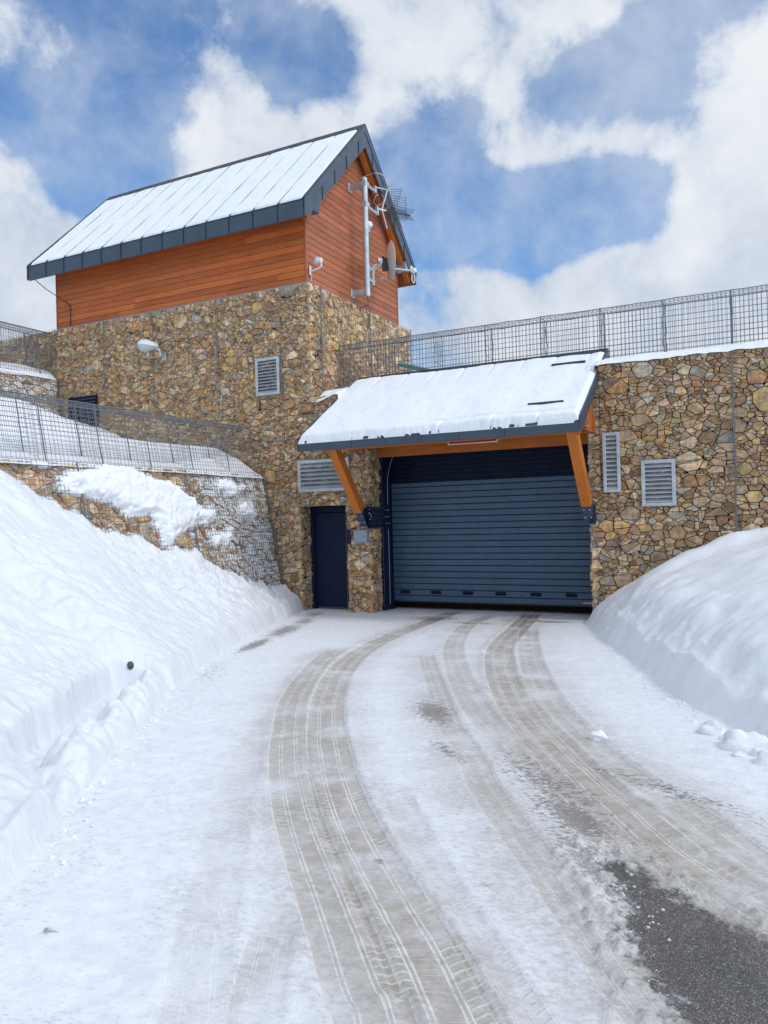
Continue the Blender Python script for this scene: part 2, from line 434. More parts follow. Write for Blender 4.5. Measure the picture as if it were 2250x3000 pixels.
# personnel door
d = MB(); d.bbox(-.30, .70, .45, .50, .03, 2.06, .006)
door = d.build('door', M['navy'], bld)
f = MB(); f.box(-.40, -.30, .40, .52, -.05, 2.19); f.box(.70, .757, .40, .52, -.05, 2.19); f.box(-.30, .70, .40, .52, 2.07, 2.19)
f.box(-.285, -.262, .425, .448, .03, 2.06)
f.build('door_frame', M['navy'], door)
h = MB(); h.tube([(.62, .45, 1.0), (.62, .395, 1.0), (.50, .39, 1.0)], .011, 8); h.bbox(.595, .645, .438, .449, .90, 1.10, .004)
h.build('handle', M['galv'], door)
k = MB(); k.bbox(.775, .865, -.085, -.052, 1.41, 1.70, .004); k.build('lock_plate', M['navy'], door)

# roller door
gd = MB(); z = .15
while z < 2.60:
    z1 = min(z + .126, 2.64)
    gd.prism([(.90, z + .004), (.885, z + .012), (.885, z1 - .012), (.897, z1 - .004), (.93, z1), (.93, z)], 'x', 1.36, 5.66); z += .126
gate = gd.build('roller_door', M['doorblue'], bld)
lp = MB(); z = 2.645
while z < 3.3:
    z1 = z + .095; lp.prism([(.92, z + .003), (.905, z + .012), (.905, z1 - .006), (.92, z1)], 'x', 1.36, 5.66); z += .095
lp.build('top_slats', M['darknavy'], gate)  # upper slats of the door, coloured darker than the slats below
ln = MB()
for k in range(7): ln.box(1.9, 5.6, .9035, .9045, 2.642 + .095 * k, 2.646 + .095 * k)
ln.build('slat_trim', M['shoe'], gate)
bs = MB(); bs.box(1.36, 5.66, .89, .93, .135, .15); bs.build('bottom_seal', M['black'], gate)
for cx in (1.62, 2.32, 3.02, 3.71, 4.42, 5.11):
    w = MB(); w.bbox(cx - .10, cx + .115, .868, .884, .315, .385, .005); w.build('window_slot', M['darknavy'], gate)
st = MB(); st.box(5.33, 5.50, .879, .8845, .195, .225); st.build('sticker', M['red'], gate)
st = MB(); st.box(5.335, 5.495, .8765, .8788, .203, .217); st.build('sticker_band', M['white'], gate)
jm = MB(); jm.box(1.285, 1.345, .475, .95, -.2, 3.4); jm.box(5.655, 5.695, .475, .95, -.2, 3.4); jm.box(1.35, 5.65, .49, .95, 3.40, 3.46)
jm.build('door_jamb', M['navy'], gate)
ck = MB(); ck.tube([(1.352, .70, 2.2), (1.352, .72, 2.75), (1.37, .80, 3.0), (1.50, .84, 3.38)], .008, 6); ck.tube([(1.352, .70, 1.68), (1.352, .71, .8), (1.352, .70, .1)], .008, 6)
ck.build('cable', M['boxgrey'], gate)
bm = MB(); bm.box(1.30, 5.68, .36, .47, 3.17, 3.395); bm.build('lintel_beam', M['beamwood'], bld, bevel=.006)

# louvre vents
def louvre(x0, x1, z0, z1, n, fr=.06, dark=False):
    y = -.075; t = MB()
    t.bbox(x0, x0 + fr, y - .03, y + .03, z0, z1, .004); t.bbox(x1 - fr, x1, y - .03, y + .03, z0, z1, .004)
    t.bbox(x0 + fr, x1 - fr, y - .03, y + .03, z0, z0 + fr, .004); t.bbox(x0 + fr, x1 - fr, y - .03, y + .03, z1 - fr, z1, .004)
    v = t.build('louvre_vent', M['galv'], bld)
    s = MB(); hh = (z1 - z0 - 2 * fr) / n
    for i in range(n):
        a = z0 + fr + hh * i
        s.prism([(y - .022, a + hh * .06), (y - .030, a + hh * .10), (y - .024, a + hh * .16), (y + .05, a + hh * .98), (y + .054, a + hh * .92), (y - .016, a + hh * .06)], 'x', x0 + fr, x1 - fr)
    s.build('slat', M['slat'], v)
    k = MB(); k.box(x0 + fr * .5, x1 - fr * .5, y + .056, y + .062, z0 + fr * .5, z1 - fr * .5); k.build('backing', M['void'], v)
louvre(-1.378, -.765, 4.63, 5.44, 10)
louvre(-.352, .885, 2.50, 3.17, 6, .07)
louvre(5.955, 6.245, 2.26, 3.30, 12, .055)
louvre(6.588, 7.137, 2.0, 2.785, 9, .06)
t = MB(); t.box(-7.15, -6.15, -.085, -.055, 4.35, 5.12)
lv = t.build('louvre_vent', M['darknavy'], bld)
t = MB()
for i in range(9): t.box(-7.1, -6.2, -.10, -.086, 4.37 + .083 * i, 4.40 + .083 * i)
t.build('slat', M['shoe'], lv)

# ================================================================== timber cabin
cab = empty('timber_cabin', (-4, 2.35, 6.95), 'orange larch clad cabin with a snowy steep metal roof on top of the stone walls', 'cabin')
WY0, WY1, WX0, WX1, ZB = .10, 4.60, -7.68, -.13, 6.98
RIDY, RIDZ, EY, EZ = 2.35, 11.22, -.40, 8.50
SL = (RIDZ - EZ) / (RIDY - EY)
def under(y): return RIDZ - abs(y - RIDY) * SL - .37
core = MB()
core.prism([(WY0 + .03, ZB), (WY1 - .03, ZB), (WY1 - .03, under(WY1) - .02), (RIDY, under(RIDY) - .03), (WY0 + .03, under(WY0) - .02)], 'x', WX0 + .03, WX1 - .03)
wallc = core.build('wall', M['void'], cab)
bd = MB(); q = random.Random(4)
def tint(): 
    k = .78 + .42 * q.random(); return (k, k * (.92 + .14 * q.random()), k * (.85 + .25 * q.random()))
H = .137; z = ZB
while z < under(WY0) + .1:
    z1 = z + H - .004; x = WX0 - q.random() * 2
    while x < WX1:
        x1 = x + 2.4 + q.random() * 2.2; a, b = max(x, WX0), min(x1, WX1 - .04)
        if b - a > .05:
            c = tint(); bd.prism([(WY0 + .035, z), (WY0 + .003, z + .003), (WY0, z + .010), (WY0 + .004, z1 - .006), (WY0 + .010, z1), (WY0 + .035, z1)], 'x', a + .0015, b - .0015, c)
        x = x1
    z += H
bd.build('front_cladding', M['cabinwood'], wallc)
bd = MB(); z = ZB; H = .145
while z < RIDZ - .4:
    z1 = z + H - .006
    for s in (0,):
        def yr(zz):
            dy = (RIDZ - .37 - zz) / SL; return max(WY0, RIDY - dy), min(WY1, RIDY + dy)
        a0, b0 = yr(z); a1, b1 = yr(z1)
        if b1 - a1 < .05: break
        # board lengths
        cutsy = [a0, b0]
        if b0 - a0 > 2.2: cutsy = [a0, a0 + (.3 + .4 * q.random()) * (b0 - a0), b0]
        for i in range(len(cutsy) - 1):
            l0 = cutsy[i]; r0 = cutsy[i + 1]; l1 = a1 if i == 0 else l0; r1 = b1 if i == len(cutsy) - 2 else r0
            c = tint(); x = WX1
            bd.add([(x - .03, l0, z), (x - .03, r0, z), (x - .03, r1, z1), (x - .03, l1, z1), (x, l0, z + .008), (x, r0, z + .008), (x - .003, r1, z1 - .006), (x - .003, l1, z1 - .006), (x - .012, l1, z1), (x - .012, r1, z1), (x - .004, l0, z), (x - .004, r0, z)],
                   [(4, 5, 6, 7), (7, 6, 9, 8), (10, 11, 5, 4), (8, 9, 2, 3), (0, 1, 11, 10)], c)
    z += H
bd.build('gable_cladding', M['gablewood'], wallc)
for (xa, xb, ya, yb, yt) in ((WX1 - .03, WX1 + .012, WY0 - .012, WY0 + .03, WY0), (WX1 - .03, WX1 + .012, WY1 - .03, WY1 + .012, WY1), (WX0 - .012, WX0 + .02, WY0 - .012, WY0 + .03, WY0)):
    t = MB(); t.box(xa, xb, ya, yb, ZB, under(yt)); t.build('corner_trim', M['gablewood'], wallc)
t = MB(); t.box(WX0, WX1 + .02, WY0 - .02, WY1 + .02, ZB - .045, ZB - .002); t.build('base_flashing', M['boxgrey'], wallc)
# roof
RX0, RX1 = -8.07, .18
YB = 2 * RIDY - EY
t = MB(); TH = .30
t.prism([(EY, EZ), (RIDY, RIDZ), (YB, EZ), (YB, EZ - .35), (YB - .02, EZ - .35), (RIDY, RIDZ - TH - .05), (EY + .02, EZ - .35), (EY, EZ - .35)], 'x', RX0, RX1)
roof = t.build('roof', M['roofmetal'], cab)
t = MB()   # wooden soffit under the overhang
for s in (-1, 1):
    y0 = EY + .03 if s < 0 else YB - .03
    t.prism([(y0, EZ - .352 + (.03) * SL - .02), (RIDY, RIDZ - TH - .055 - .02), (RIDY, RIDZ - TH - .053), (y0, EZ - .352 + .03 * SL)], 'x', RX0 + .05, RX1 - .03)
t.build('soffit', M['soffit'], roof)
# rafters seen under the gable overhang, behind the metal rake
t = MB()
for s in (-1, 1):
    ye = EY + .22 if s < 0 else YB - .22
    ze = EZ - .35 + .22 * SL
    t.prism([(ye, ze - .20), (RIDY, RIDZ - TH - .05 - .20), (RIDY, RIDZ - TH - .05 - .02), (ye, ze - .02)], 'x', -.02, .10)
t.build('rafter', M['beamwood'], roof)
# eave fascia panels with their folded joints
fx = [RX0 + .02 + (RX1 - RX0 - .04) * i / 13 for i in range(14)]
t = MB()
for i in range(13): t.bbox(fx[i] + .004, fx[i + 1] - .004, EY - .028, EY - .002, EZ - .36, EZ - .012, .004)
t.build('fascia', M['roofmetal'], roof)
t = MB()
for i in range(1, 13): t.box(fx[i] - .004, fx[i] + .004, EY - .045, EY - .001, EZ - .36, EZ + .0)
t.box(RX0, RX1, EY - .034, EY + .05, EZ - .010, EZ + .008)
t.build('fascia_seam', M['roofdark'], roof)
# rake boards on the gable end: an upper and a lower metal band, each slope
for s in (-1, 1):
    def yy(k): return RIDY + s * k
    L = RIDY - EY
    t = MB()
    t.prism([(yy(0), RIDZ + .03), (yy(L + .03), EZ + .00), (yy(L + .03), EZ - .12), (yy(0), RIDZ - .16)], 'x', RX1 + .001, RX1 + .030)
    t.prism([(yy(0), RIDZ - .165), (yy(L + .02), EZ - .125), (yy(L + .02), EZ - .36), (yy(L - .16), EZ - .36 + .09), (yy(0), RIDZ - .50)], 'x', RX1 + .001, RX1 + .016)
    t.build('rake_board', M['roofmetal'], roof)
    u = MB()
    for k in (.35, .95, 1.50, 2.05):
        a = RIDZ - k * SL; u.box(RX1 + .017, RX1 + .030, yy(k) - .008, yy(k) + .008, a - .47, a - .17)
    u.prism([(yy(0), RIDZ + .045), (yy(L + .04), EZ + .012), (yy(L + .04), EZ - .004), (yy(0), RIDZ + .029)], 'x', RX1 - .05, RX1 + .036)
    u.build('rake_seam', M['roofdark'], roof)
    t = MB()   # folded drip edge at the far gable
    t.prism([(yy(0), RIDZ + .05), (yy(L + .04), EZ + .03), (yy(L + .04), EZ - .35), (yy(0), RIDZ - .33)], 'x', RX0 - .03, RX0 - .001)
    t.build('rake_board', M['roofmetal'], roof)
t = MB(); t.prism([(RIDY - .16, RIDZ - .16 * SL + .035), (RIDY, RIDZ + .055), (RIDY + .16, RIDZ - .16 * SL + .035), (RIDY + .16, RIDZ - .16 * SL + .005), (RIDY, RIDZ + .02), (RIDY - .16, RIDZ - .16 * SL + .005)], 'x', RX0 - .02, RX1 + .02)
t.build('ridge_cap', M['roofdark'], roof)
# purlin ends boxed in grey metal
for (y, zz) in ((.08, 8.42), (4.62, 8.42)):
    t = MB(); s = 1 if y > 2 else -1
    t.box(WX1 + .005, RX1 - .01, y - .11, y + .11, zz - .02, zz + .22)
    t.build('purlin', M['boxgrey'] if y > 2 else M['roofmetal'], roof)
# standing seams
t = MB()
for s in (-1, 1):
    for i in range(1, 13):
        x = fx[i]; n = V((0, s * SL, 1)).normalized()
        a = V((x, RIDY + s * (RIDY - EY) * 1.0, EZ)) + n * .018; b = V((x, RIDY + s * .12, RIDZ - .12 * SL)) + n * .018
        t.beam(a, b, .007, .044, n)
t.build('standing_seam', M['roofmetal'], roof)
# thin snow cover between the seams
nx_, ny_ = 420, 90
gx, gy = np.meshgrid(np.linspace(RX0 + .02, RX1 - .02, nx_), np.linspace(EY + .02, RIDY - .19, ny_), indexing='ij')
gz = EZ + (gy - EY) * SL
seam = np.min(np.abs(gx[..., None] - np.array(fx[1:13])), -1)
edge = np.minimum(np.minimum(gx - RX0 - .03, RX1 - .06 - gx) * 1.2, (gy - EY - .03 + .03 * pn(gx * 5, gx * 0)) * 2)
cover = .043 + .012 * fbm(gx * 1.8, gy * 1.8, 4) - .010 * np.exp(-(seam / .02) ** 2) 
cover = np.where(edge < .12, cover * ss(-.01, .07, edge) - .02 * (1 - ss(-.01, .04, edge)), cover)
nrm = 1 / math.hypot(1, SL)
P = np.stack([gx, gy - cover * SL * nrm, gz + cover * nrm], -1)
tag(grid('cabin_roof_snow', P, M['roofsnow']), 'thin white snow sheet on the front slope of the cabin roof', 'snow', kind='stuff')
# cable at the left corner of the cabin
t = MB(); t.tube([(-7.9, -.36, 8.16), (-7.75, -.15, 7.95), (-7.30, .085, 7.60), (-7.18, .085, 7.50), (-7.19, .085, 6.98)], .011, 6)
t.build('corner_cable', M['black'], cab)

# ================================================================== entrance canopy
can = empty('entrance_canopy', (3.2, 0, 3.2), 'blue grey metal canopy on two orange timber braces over the roller door', 'canopy')
CX0, CX1, CE, CR, CZ0, CZ1 = .61, 5.87, -1.50, 1.0, 3.41, 4.93
CS = (CZ1 - CZ0) / (CR - CE)
t = MB(); t.prism([(CE, CZ0), (CR, CZ1), (CR, CZ1 - .2), (CE + .02, CZ0 - .19), (CE, CZ0 - .19)], 'x', CX0, CX1)
cr = t.build('roof', M['roofmetal'], can)
t = MB(); xs = [CX0, 1.75, 2.45, 3.15, 3.85, 4.65, 5.87]
for a, b in zip(xs[:-1], xs[1:]): t.bbox(a + .003, b - .003, CE - .03, CE - .002, CZ0 - .20, CZ0 + .005, .003)
t.build('fascia', M['roofmetal'], cr)
for xx, s in ((CX1, 1), (CX0, -1)):
    t = MB(); a, b = (xx + .002, xx + .035) if s > 0 else (xx - .035, xx - .002)
    t.prism([(CE - .03, CZ0 + .05), (CR, CZ1 + .06), (CR, CZ1 - .13), (CE - .03, CZ0 - .20)], 'x', a, b); t.build('rake_board', M['roofmetal'], cr)
t = MB(); t.prism([(CR - .12, CZ1 - .02), (CR + .03, CZ1 + .07), (CR + .06, CZ1 - .2), (CR + .002, CZ1 - .2), (CR - .0, CZ1 + .01), (CR - .12, CZ1 - .05)], 'x', CX0 - .03, CX1 + .036)
t.build('ridge_cap', M['roofdark'], cr)
t = MB()
for i in range(14):
    a = CE + .06 + i * .107; b = a + .104
    if b > -.02: break
    t.prism([(a, CZ0 - .205 + (a - CE) * CS), (b, CZ0 - .205 + (b - CE) * CS), (b, CZ0 - .222 + (b - CE) * CS), (a, CZ0 - .222 + (a - CE) * CS)], 'x', CX0 + .03, CX1 - .03, tint())
t.build('soffit', M['soffit'], cr)
t = MB(); t.box(1.10, 5.84, -.14, -.075, 3.32, 3.62); t.build('wall_plate', M['beamwood'], can, bevel=.005)
t = MB(); t.prism([(-.72, 3.32), (-.06, 3.32), (-.06, 3.9), (-.72, 3.5)], 'x', 5.74, 5.80); t.build('side_panel', M['beamwood'], can)
t = MB(); t.box(1.06, 5.83, -1.36, -1.20, 3.215, 3.34); t.build('eave_beam', M['beamwood'], can, bevel=.005)
def hexbolt(x, y, z, nx, ny):
    b = MB(); b.lathe([(.015, 0), (.015, .012), (.009, .018)], (x, y, z), (nx, ny, 0), 8); return b
for (bx, pw) in ((1.215, True), (5.70, False)):
    top, bot = V((bx, -1.29, 3.30)), V((bx, -.30, 2.08))
    t = MB(); t.beam(bot, top, .17, .19, (0, 1, .8)); br = t.build('brace', M['bracewood'], can, bevel=.008)
    dn = (bot - top).normalized(); nrm_ = V((0, dn.z, -dn.y)); nrm_ = nrm_ if nrm_.y < 0 else -nrm_
    t = MB(); t.beam(bot + dn * .005, bot + dn * .36, .172, .15, (0, 1, .8)); 
    sh = t.build('brace_shoe', M['shoe'], br, bevel=.004)
    t = MB()
    if pw: t.box(1.332, 1.343, -.16, .93, 1.72, 2.15); t.prism([(-.30, 2.13), (-.16, 2.15), (-.16, 1.72), (-.08, 1.70)], 'x', 1.326, 1.340)
    else: t.box(5.71, 5.80, -.20, -.065, 1.72, 2.05)
    t.build('wall_bracket', M['navy'], br)
    t = MB()
    for (k, s) in ((.08, -.05), (.08, .05), (.25, -.05), (.25, .05)):
        p = bot + dn * k + nrm_ * .075 + V((s, 0, 0)); t = MB(); t.lathe([(.014, 0), (.014, .01), (.008, .018)], p, nrm_, 8); t.build('bolt', M['galv'], br)
    if pw:
        for (yv, zv) in ((-.12, 2.10), (-.14, 2.02), (-.09, 2.0), (-.06, 1.96), (-.10, 1.90), (.60, 2.08), (.72, 2.08), (.60, 1.94), (.72, 1.94), (.62, 1.80), (.74, 1.80)):
            t = MB(); t.lathe([(.014, 0), (.014, .01), (.008, .018)], (1.343, yv, zv), (1, 0, 0), 8); t.build('bolt', M['galv'], br)
# conduit hook on the right side under the canopy
t = MB(); t.tube([(5.815, -.85, 3.55), (5.815, -.62, 3.52), (5.815, -.55, 3.43), (5.815, -.62, 3.36), (5.815, -.80, 3.38)], .012, 6); t.build('cable_loop', M['boxgrey'], can)
# snow on the canopy
nx_, ny_ = 330, 150
gx, gy = np.meshgrid(np.linspace(CX0 + .0, CX1 + .0, nx_), np.linspace(CE - .052, CR - .13, ny_), indexing='ij')
gz = CZ0 + (gy - CE) * CS
wob = -.045 + .02 * pn(gx * 1.3, gx * 0 + 5) + .025 * pn(gx * 3.1, gx * 0 + 2.2) + .012 * pn(gx * 11, gx * 0)
dL = gx - (CX0 + .0); dR = CX1 + .03 - gx; dE = gy - (CE + .0 + wob); dT = CR - .13 - gy + .0
ed = np.minimum(np.minimum(dL, dR * .9), np.minimum(dE * 1.3, dT * .6 + .02))
th = .125 * ss(-.005, .10, ed) ** .7 * (1 + .25 * fbm(gx * .8, gy * .8, 3)) + .02 * fbm(gx * 1.4, gy * 1.4, 3) + .004 * fbm(gx * 9, gy * 9, 3)
# a broken snow lip along the eave on the right half
lip = ss(2.9, 3.3, gx + .15 * pn(gx * 2, gy * 2)) * np.exp(-((gy - (CE + .17 + .02 * pn(gx * 3, gx * 0 + 9))) / .022) ** 2)
th = th - .085 * lip * (.6 + .5 * pn(gx * 4, gy * 4))
for gxx in (3.48, 4.42, 5.2): th = th - .05 * np.exp(-((gx - gxx - .3 * (gy - CE)) / .018) ** 2) * ss(CE + .2, CE + .12, gy)
for sx in [1.3 + .62 * i for i in range(8)]: th = th - .014 * np.exp(-((gx - sx) / .03) ** 2) * ss(CR - 1.0, CR - .3, gy)
th = np.where(ed < 0, -.03, th)
nrm = 1 / math.hypot(1, CS)
P = np.stack([gx, gy - th * CS * nrm, gz + th * nrm], -1)
tag(grid('canopy_snow', P, M['roofsnow']), 'thick smooth white snow on the slope of the canopy', 'snow', kind='stuff')
for (x0, x1, y) in ((5.0, 5.62, .32), (4.95, 5.55, -1.16)):
    t = MB(); zc = CZ0 + (y - CE) * CS + .148
    t.beam((x0, y, zc), (x1, y, zc), .045, .03, (0, -CS, 1)); t.build('snow_guard', M['roofdark'], cr, bevel=.006)

# red sign hung on the canopy beam
sg = empty('hanging_sign', (3.6, -.18, 3.3), 'red board with a white border half hidden behind the canopy fascia', 'sign')
t = MB(); t.bbox(3.13, 4.085, -.215, -.19, 3.285, 3.60, .004); b = t.build('board', M['red'], sg)
t = MB(); t.box(3.115, 4.10, -.222, -.217, 3.262, 3.284); t.box(3.115, 3.137, -.222, -.217, 3.285, 3.6); t.box(4.078, 4.10, -.222, -.217, 3.285, 3.6); t.build('border', M['white'], sg)
t = MB(); t.box(4.12, 4.15, -.20, -.142, 3.29, 3.5); t.build('hanger', M['galv'], sg)

# ================================================================== small fittings on the walls
mt = empty('meter_box', (1.14, -.07, 1.56), 'small grey cabinet on the stone pillar between side door and roller door', 'cabinet')
t = MB(); t.bbox(.985, 1.29, -.16, -.058, 1.425, 1.69, .006); t.build('body', M['boxgrey'], mt)
t = MB(); t.bbox(1.0, 1.275, -.172, -.161, 1.44, 1.675, .004); t.build('door', M['boxgrey'], mt)
t = MB(); t.lathe([(.012, 0), (.012, .012)], (1.235, -.172, 1.56), (0, -1, 0), 10); t.build('lock', M['black'], mt)

lm = empty('wall_lamp', (-4.0, -.1, 5.95), 'grey street light head on a short bracket on the stone wall', 'lamp')
ax = V((-.80, -.58, .12)).normalized(); o_ = V((-4.02, -.20, 6.0))
def shell(prof, dz0, dz1):
    vs = []; fs = []; n = len(prof); K = 12
    s_ = ax.cross(V((0, 0, 1))).normalized(); u_ = s_.cross(ax)
    for (l, w, hh) in prof:
        for k in range(K):
            a = math.pi * (dz0 + (dz1 - dz0) * k / (K - 1))
            vs.append(o_ + ax * (l * .68) + s_ * (w * math.cos(a)) + u_ * (hh * 1.15 * math.sin(a)))
    for i in range(n - 1):
        for k in range(K - 1): fs.append((i * K + k, i * K + k + 1, i * K + K + k + 1, i * K + K + k))
    return vs, fs
t = MB(); t.add(*shell([(0, .02, .02), (.02, .07, .07), (.18, .12, .10), (.40, .165, .13), (.58, .15, .115), (.68, .09, .06), (.70, .01, .01)], 0, 1)); t.build('housing', M['white'], lm, smooth=True)
t = MB(); t.add(*shell([(0, .02, .02), (.02, .066, .04), (.2, .115, .07), (.40, .16, .14), (.58, .145, .12), (.68, .085, .05), (.70, .01, .01)], 1, 2)); t.build('lens', M['lens'], lm, smooth=True)
t = MB(); t.tube([(-3.98, -.08, 5.80), (-3.99, -.16, 5.82), (-4.0, -.19, 5.94), o_ + ax * .06], .035, 10); t.bbox(-4.04, -3.92, -.085, -.05, 5.72, 5.90, .004); t.build('bracket', M['galv'], lm, smooth=False)

sc_ = empty('alarm_siren', (-.1, .22, 7.35), 'small white siren on an elbow bracket at the front corner of the cabin gable', 'siren')
t = MB(); t.bbox(-.118, -.10, .18, .26, 7.14, 7.34, .004); t.tube([(-.10, .22, 7.22), (.13, .22, 7.27), (.17, .22, 7.29), (.17, .22, 7.37)], .016, 8); t.tube([(-.10, .22, 7.18), (-.07, .22, 7.12), (-.11, .22, 7.0)], .008, 6); t.build('bracket', M['white'], sc_)
t = MB(); t.lathe([(.02, -.06), (.055, -.055), (.078, -.02), (.074, .025), (.045, .045), (.01, .05)], (.08, .17, 7.42), (-.45, -.6, .25), 18); t.build('horn', M['lens'], sc_, smooth=True)
t = MB(); t.bbox(.12, .19, .18, .25, 7.37, 7.47, .01); t.build('body', M['white'], sc_)

# mast with antennas
PX, PY = .27, 2.115
ma = empty('antenna_mast', (PX, PY, 7.1), 'galvanised steel mast pole standing off the cabin gable on two brackets', 'mast')
t = MB(); t.tube([(PX, PY, 7.10), (PX, PY, 9.86)], .066, 16); t.tube([(PX, PY, 9.86), (PX, PY, 9.885)], [.066, .045], 16); pl = t.build('pole', M['galv'], ma)
for zz in (7.22, 9.72):
    t = MB(); t.bbox(WX1 - .0, PX, PY - .045, PY + .045, zz - .065, zz + .065, .005); t.bbox(WX1, WX1 + .015, PY - .08, PY + .08, zz - .10, zz + .10, .004); t.build('bracket', M['galv'], ma)
for zz in (9.1, 9.35, 7.75, 7.5):
    t = MB(); t.tube([(PX, PY, zz - .012), (PX, PY, zz + .012)], .071, 16); t.build('clamp', M['galv'], pl)
t = MB(); t.tube([(PX, PY - .0, 7.1), (PX + .01, PY + .02, 6.9), (PX - .3, PY + .06, 6.85)], .007, 6); t.build('cable', M['black'], ma)
rr = empty('radio_receiver', (PX + .05, PY + .1, 8.75), 'small round cream radio unit clamped halfway up the mast pole', 'radio unit')
t = MB(); t.lathe([(.05, -.02), (.075, 0), (.082, .02), (.07, .04), (.02, .05)], (PX + .06, PY + .07, 8.79), (.8, -.45, .1), 20); t.build('dome', M['dish'], rr, smooth=True)
t = MB(); t.bbox(PX - .05, PX + .07, PY - .02, PY + .09, 8.60, 8.74, .008); t.build('clamp', M['galv'], rr)

a1 = empty('loop_antenna', (PX, PY + .3, 9.72), 'upper antenna with a silvery bent loop at the top of the mast', 'antenna')
t = MB(); t.tube([(PX, PY + .06, 9.74), (PX + .02, PY + .52, 9.74)], .032, 8); t.bbox(PX - .07, PX + .07, PY - .08, PY + .10, 9.69, 9.79, .006); t.build('arm', M['galv'], a1)
t = MB(); t.tube([(PX, PY + .46, 9.84), (PX + .12, PY + 1.12, 9.96)], .020, 8); t.bbox(PX - .02, PX + .06, PY + .45, PY + .52, 9.69, 9.86, .01); t.build('boom', M['galv'], a1)
t = MB()
lp_ = [(-.36, .22, .18), (.30, .22, .2), (.42, .34, .2), (.42, 1.0, .24), (.34, 1.12, .24), (-.30, 1.1, .22), (-.40, .95, .21), (-.40, .34, .19), (-.36, .22, .18)]
t.tube([(PX + a * .62, PY + b, 9.84 + c) for a, b, c in lp_], .008, 6)
t.tube([(PX + .3 * math.cos(k) * .3, PY + .72 + .24 * math.sin(k) * .8, 9.62 + .10 * math.cos(k)) for k in np.linspace(0, 5.4, 16)], .009, 6)
t.build('loop', M['galv'], a1)
a2 = empty('yagi_antenna', (PX, PY + .3, 9.3), 'lower black spiked antenna with wire grid reflectors reaching past the roof edge', 'antenna')
t = MB(); t.tube([(PX, PY + .06, 9.25), (PX + .02, PY + .58, 9.22)], .032, 8); t.bbox(PX - .07, PX + .07, PY - .08, PY + .10, 9.20, 9.31, .006); t.bbox(PX - .02, PX + .06, PY + .54, PY + .61, 9.19, 9.40, .01); t.build('arm', M['galv'], a2)
B0, B1 = V((PX, PY + .58, 9.36)), V((PX + .24, PY + 2.0, 9.62))
t = MB(); t.tube([B0, B0 + (B1 - B0) * .28], .02, 8); t.build('boom', M['white'], a2)
t = MB(); t.tube([B0 + (B1 - B0) * .28, B1], .017, 8)
bd_ = (B1 - B0).normalized(); cr_ = bd_.cross(V((.15, -.25, 1))).normalized(); up_ = cr_.cross(bd_)
for k in range(13):
    p = B0 + (B1 - B0) * (.34 + .66 * k / 12)
    for s in (-1, 1):
        q1 = p + cr_ * (.15 * s) + up_ * (.14); q2 = p + cr_ * (.15 * s) - up_ * .14
        t.tube([p, q1], .006, 5); t.tube([p, q2], .006, 5)
t.build('director', M['black'], a2)
t = MB(); c0 = B0 + (B1 - B0) * .16
top_ = c0 + V((.10, .12, .50)); bot_ = c0 + V((.10, .06, -.46))
t.tube([c0, top_], .016, 7); t.tube([c0, bot_], .016, 7); t.build('cross_bar', M['white'], a2)
t = MB()
for e, n_ in ((top_, 9), (bot_, 10)):
    for i in range(1, n_ + 1):
        p = c0 + (e - c0) * (i / n_); w_ = .42
        t.tube([p - cr_ * w_ + bd_ * -.05, p + cr_ * w_ + bd_ * .05], .006, 5)
    for s in (-1, 1): t.tube([c0 + (e - c0) * .12 + cr_ * (w_ * s), e + cr_ * (w_ * s)], .006, 5)
# upper grid bent forward beyond the roof edge
for i in range(8):
    p = c0 + V((.05, .62, .12 + .062 * i)); t.tube([p, p + V((.12, .42, .06))], .0075, 5)
t.tube([c0 + V((.17, 1.04, .14)), c0 + V((.17, 1.04, .66))], .009, 5); t.tube([c0 + V((.05, .62, .10)), c0 + V((.05, .62, .58))], .007, 5)
t.tube([c0, c0 + V((.05, .62, .30))], .009, 5)
t.build('reflector', M['wire_dark'], a2)

ds = empty('satellite_dish', (PX, PY + .9, 8.1), 'off white satellite dish seen edge on beside the foot of the mast', 'dish')
DC = V((PX + .23, PY + .80, 8.12)); DA = V((.77, .62, .05)).normalized()
t = MB(); pr = [(.004, -.075)] + [(.46 * i / 10, -.075 + .085 * (i / 10) ** 2) for i in range(1, 11)]; pr += [(.468, .016), (.46, .022)] + [(.46 * i / 10, -.060 + .082 * (i / 10) ** 2) for i in range(9, 0, -1)] + [(.004, -.06)]
t.lathe(pr, DC, DA, 40); t.build('reflector', M['dish'], ds, smooth=True)
t = MB(); t.beam(DC - DA * .13 + V((0, 0, -.24)), DC - DA * .15 + V((0, 0, .06)), .09, .12, DA); t.tube([DC - DA * .13 + V((.0, -.02, .06)), DC - DA * .20 + V((0, 0, .04))], .06, 10); t.build('mount', M['black'], ds)
t = MB(); t.tube([(PX, PY + .02, 7.70), (PX + .02, PY + .22, 7.78), (PX + .08, PY + .55, 7.96), DC - DA * .2], .028, 8)
t.lathe([(.06, -.06), (.075, -.05), (.075, .05), (.05, .07)], DC - DA * .26, DA, 14)
for zz in (7.50, 7.78):
    t.bbox(PX - .06, PX + .06, PY + .04, PY + .20, zz - .03, zz + .03, .005)
    t.tube([(PX + .05, PY + .05, zz), (PX + .06, PY + .34, zz + .02)], .012, 6)
t.bbox(PX - .05, PX + .06, PY + .20, PY + .28, 7.42, 7.88, .006)
t.tube([(PX + .03, PY + .28, 7.86), (PX + .08, PY + .34, 7.94), (PX + .08, PY + .42, 7.90)], .012, 6)
t.tube([(PX + .1, PY + .52, 7.62), DC - DA * .06 + V((0, 0, -.34))], .012, 6); t.build('bracket', M['galv'], ds)
LN = DC + DA * .56 + V((0, 0, -.24))
